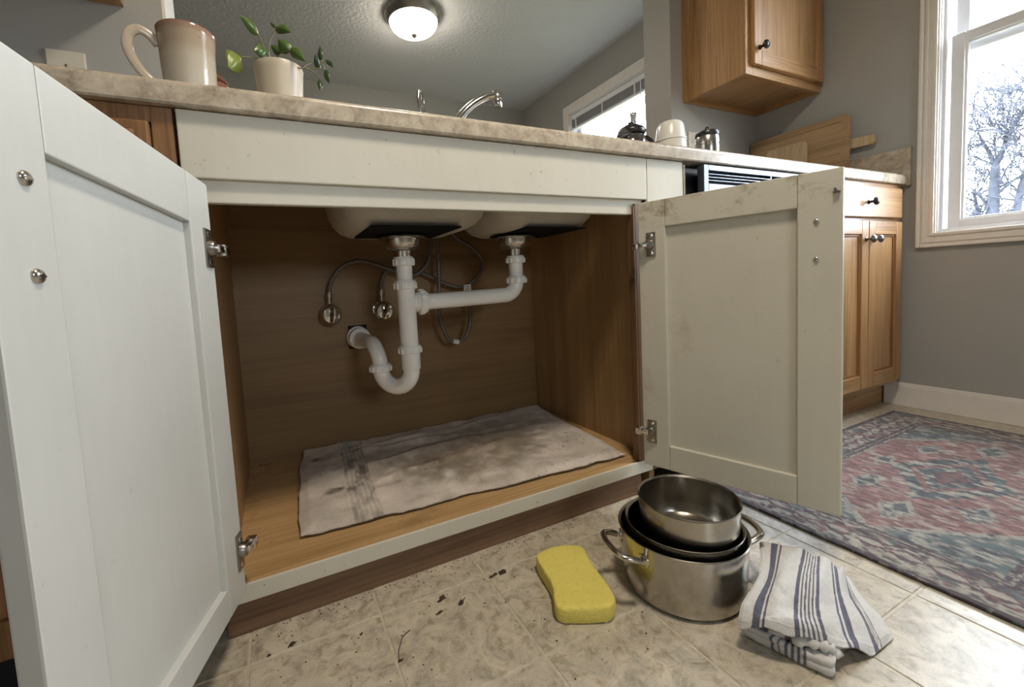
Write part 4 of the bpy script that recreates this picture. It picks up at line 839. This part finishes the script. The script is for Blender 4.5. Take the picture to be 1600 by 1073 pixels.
def tea_towel():
    T = thing('tea_towel', 'white tea towel with grey-blue stripes bunched beside the pots', 'towel', (.84, -.43, 0))
    nu, nv = 330, 90
    def fn(u, v):
        p = bez(TT, u, v); w = .0055*math.sin(u*26+v*4+1.2*math.sin(v*6))*(.35+1.3*max(0, u-.35))+.011*(float(fbm(u*6, v*5, 8))-.5)+.0035*math.sin(v*13+u*9)*(1-abs(u-.45)*1.6)
        p.z += w*(.5 if u > .85 else 1); p.z = max(p.z, .0045)
        if v > .93: p.z -= .004*(v-.93)/.07
        p.z = max(p.z, .004); return p
    b = BM(); sheet(b, fn, nu, nv, .0018); o = obj('top_layer', b, COTTON, T, smooth=180)
    uu = np.tile(np.arange(nu+1)/nu, nv+1); vv = np.repeat(np.arange(nv+1)/nv, nu+1)
    c = stripes(uu+.006*(fbm(uu*5, vv*9, 4)-.5), SETS)*(.9+.16*fbm(uu*90, vv*60, 6))[:, None]
    c[vv > .945] *= .92; c[np.abs(vv-.935) < .008] *= .72; c[np.abs(uu-.012) < .004] *= .8; set_col(o, np.vstack([c, c]))
    # folded layers under the top sheet: fat rounded folds
    def fold(poly, z0, z1, seed, nm, sets, bulge=.006):
        P = [p.to_2d() for p in catmull([(x, y, 0) for x, y in poly+poly[:1]], 22)][:-1]; cx = sum(p.x for p in P)/len(P); cy = sum(p.y for p in P)/len(P); R = []; U = []
        zs = [(0, .90), (.12, .975), (.35, 1.0), (.55, .985), (.62, .95), (.68, .985), (.85, .99), (.97, .96), (1, .88), (1, .6), (1, .25)]
        for f, s in zs:
            ring = []
            for k, p in enumerate(P):
                a = k/len(P)*2*PI; n_ = (float(fbm(math.cos(a)*3+9, math.sin(a)*3+f*2.2, seed))-.5)
                s2 = s*(1+n_*.16); ring.append((cx+(p.x-cx)*s2, cy+(p.y-cy)*s2, max(.0012 if z0 < .005 else z0, z0+(z1-z0)*f*(1+n_*.25)))); U.append(k/len(P))
            R.append(ring)
        b = BM(); loft(b, R, True, True); o = obj(nm, b, COTTON, T, smooth=180)
        U = np.array(U); c = stripes(U, sets)*(.9+.16*fbm(U*90, np.arange(len(U))*.02, seed))[:, None]; set_col(o, c)
    fold([(.738,-.390),(.748,-.424),(.763,-.464),(.778,-.496),(.803,-.489),(.832,-.479),(.870,-.455),(.900,-.42),(.870,-.39),(.80,-.40)], .001, .026, 5, 'lower_fold', [(.118+.019*k, .126+.019*k) for k in range(5)]+[(.210, .222)])
    fold([(.745,-.402),(.756,-.434),(.778,-.462),(.803,-.474),(.835,-.464),(.880,-.440),(.905,-.41),(.870,-.395),(.81,-.40)], .024, .042, 9, 'upper_fold', [(.04, .085), (.15, .19), (.29, .31)])
    b = BM(); tube(b, catmull([(.765,-.452,.034),(.782,-.474,.038),(.797,-.483,.032),(.806,-.486,.022),(.812,-.482,.030),(.826,-.476,.036)], 6), [.006+.004*math.sin(k*.9)**2 for k in range(31)], 12, flat=1.3); o = obj('crumpled_corner', b, COTTON, T, smooth=180); set_col(o, np.tile(WHT, (len(o.data.vertices), 1)))
tea_towel()

# ------------------------------------------------------------------ scraps and dirt on the floor
scm = plain('dry_leaf_brown', (.05, .034, .02), .8, var=.5, sc=300)
def scrap(x, y, s, ang, asp, seed, label):
    rnd = random.Random(seed); n = 11; s *= 1.25; b = BM(); ca, sa = math.cos(ang), math.sin(ang); ring = []
    for k in range(n):
        a = 2*PI*k/n; r = s*(.45+.75*rnd.random()); px, py = r*math.cos(a), r*math.sin(a)*asp; ring.append((x+px*ca-py*sa, y+px*sa+py*ca, .0006+.0022*rnd.random()))
    c = b.verts.new((x, y, .0022)); lo = [b.verts.new((p[0], p[1], .0002)) for p in ring]; up = [b.verts.new(p) for p in ring]
    for k in range(n): b.faces.new((up[k], up[(k+1)%n], c)); b.faces.new((lo[k], lo[(k+1)%n], up[(k+1)%n], up[k]))
    b.faces.new(lo[::-1])
    obj('dry_leaf_scrap', b, scm, label=label, cat='leaf scrap', group='dry leaf scraps on the floor')
for a in ((.351, -.077, .0095, .5, .5, 1, 'brown leaf scrap, upper of the close pair in mid tile'), (.379, -.104, .0085, .6, .38, 2, 'narrow brown scrap, lower of the close pair in mid tile'), (.335, -.107, .006, .3, .4, 3, 'faint brown scrap just below left of the close pair'),
          (.484, -.070, .0095, .9, .6, 4, 'largest dark leaf scrap, nearest the yellow sponge'), (.463, -.071, .008, .2, .35, 5, 'thin scrap touching left of the largest dark scrap'), (.246, -.169, .0038, .2, .5, 6, 'small dark scrap near the bottom edge of the floor'),
          (.092, -.050, .0075, .6, .5, 7, 'dull brown scrap by the toe kick near the left door'), (.201, -.086, .0032, .9, .6, 8, 'tiny dark crumb on the joint left of the hair'), (.059, -.055, .003, .1, .7, 9, 'tiny dark crumb nearest the left door')):
    scrap(*a)
b = BM(); tube(b, catmull([(.277,-.119,.0012),(.262,-.127,.002),(.254,-.140,.0015),(.2475,-.153,.001),(.2445,-.168,.0008)], 6), .00065, 6); obj('dark_hair', b, scm, label='single curved dark strand lying on the floor tile', cat='strand', smooth=60)
b = BM(); rnd = random.Random(3)
for k in range(420):
    m_ = rnd.random()
    if m_ < .55: x, y = rnd.uniform(.0, .93), .010-abs(rnd.gauss(0, .018))
    else: x, y = rnd.uniform(-.02, .95), rnd.uniform(-.36, .0)
    if (x-PO[0])**2+(y-PO[1])**2 < .0140: continue
    s = rnd.uniform(.0005, .0017); a = rnd.uniform(0, PI); v4 = [b.verts.new((x+s*math.cos(a+q*2*PI/5)*(1+.7*(q == 0)), y+s*math.sin(a+q*2*PI/5), .0003)) for q in range(5)]; tp = b.verts.new((x, y, .0003+s*.6))
    for q in range(5): b.faces.new((v4[q], v4[(q+1)%5], tp))
obj('floor_dirt', b, scm, label='fine dark crumbs of dirt strewn along the toe kick', cat='dirt', kind='stuff')
b = BM()
for x, y, s in ((.070, .117, .0016), (.066, .113, .0012), (.150, .030, .001), (.052, .545, .006), (.040, .552, .005), (.062, .552, .004), (.088, .066, .001)):
    v4 = [b.verts.new((x+s*math.cos(q*2*PI/6)*rnd.uniform(.6, 1.5), y+s*.6*math.sin(q*2*PI/6)*rnd.uniform(.6, 1.4), Z1+.0003)) for q in range(6)]; tp = b.verts.new((x, y, Z1+.0003+s*.25))
    for q in range(6): b.faces.new((v4[q], v4[(q+1)%6], tp))
obj('shelf_dirt', b, scm, label='dark crumbs of dirt on the cabinet floor left of the towel', cat='dirt', kind='stuff')

# ------------------------------------------------------------------ bare trees outside
BARK = plain('hazed_bark', (.07, .078, .105), .95, var=.2, sc=20)  # bluish outdoor haze mixed into the bark colour
def tree(base, forks, seed, label, n_twigs, group=None):
    t = thing('bare_tree', label, 'tree', base, 'bare trees outside the windows'); rnd = random.Random(seed)
    b = BM(); tips = []
    for pts, r0, r1 in forks:
        P = catmull(pts, 5); tube(b, P, [r0+(r1-r0)*i/(len(P)-1) for i in range(len(P))], 8); tips += [(P[i], (P[min(i+1, len(P)-1)]-P[i-1]).normalized(), r0+(r1-r0)*i/len(P)) for i in range(2, len(P))]
    obj('trunk', b, BARK, t, smooth=80)
    b = BM()
    def twig(p, d, r, L, depth):
        n = 5; pts = [p]; 
        for k in range(n): d = (d+Vector((rnd.gauss(0,.22), rnd.gauss(0,.22), rnd.gauss(.06,.16)))).normalized(); pts.append(pts[-1]+d*(L/n))
        tube(b, pts, [max(.0034, r*(1-.75*k/n)) for k in range(n+1)], 4, False)
        if depth > 0:
            for k in range(2, n+1):
                if rnd.random() < .8: twig(pts[k], (d+Vector((rnd.gauss(0,.8), rnd.gauss(0,.8), rnd.gauss(.05,.5)))).normalized(), r*.5, L*rnd.uniform(.4, .7), depth-1)
    for k in range(n_twigs):
        p, d, r = rnd.choice(tips); twig(p, (d*.5+Vector((rnd.gauss(0,.7), rnd.gauss(0,.7), rnd.gauss(0,.4)))).normalized(), min(r*.35, .012), rnd.uniform(.25, .55), 2)
    obj('twigs', b, BARK, t)
tree((7.0, .92, -1.2), [([(7,.93,-1.2),(7,.93,.4),(7,.925,1.05),(7,.922,1.52)], .07, .034), ([(7,.922,1.50),(7.02,.97,1.66),(7.0,1.02,1.80),(7.0,1.05,1.90)], .022, .007), ([(7,.922,1.50),(6.98,.85,1.72),(7.0,.80,1.9),(7,.66,2.15),(7,.5,2.5)], .026, .008), ([(7.0,.87,1.65),(7.0,.86,1.82),(7.02,.845,2.05)], .014, .005),
      ([(7,.74,-1.2),(7,.77,.6),(7,.765,1.05),(7.02,.72,1.40),(7.0,.62,1.75),(7,.55,2.05)], .045, .010), ([(7.1,1.12,-1.2),(7.1,1.08,.6),(7.1,1.06,1.0),(7.12,1.10,1.3)], .04, .01), ([(7.0,.93,1.0),(7.05,1.02,1.2),(7.1,1.12,1.34)], .018, .006), ([(7.0,.92,1.2),(7.0,.80,1.33),(7.0,.66,1.42),(7,.45,1.5)], .016, .005)],
     4, 'forked bare winter tree seen through the kitchen window', 190)
tree((6.2, 4.6, -1.2), [([(6.2,4.6,-1.2),(6.2,4.58,1.5),(6.2,4.62,3.0),(6.2,4.75,3.6),(6.2,4.95,4.2)], .05, .008), ([(6.2,4.62,3.0),(6.2,4.35,3.5),(6.2,4.1,3.9)], .012, .005)], 8, 'thin bare tree beyond the far room window', 10)

# ------------------------------------------------------------------ render helpers
S.cycles.use_denoising = True
S.cycles.max_bounces = 10; S.cycles.diffuse_bounces = 6; S.cycles.glossy_bounces = 4
S.cycles.sample_clamp_indirect = 8
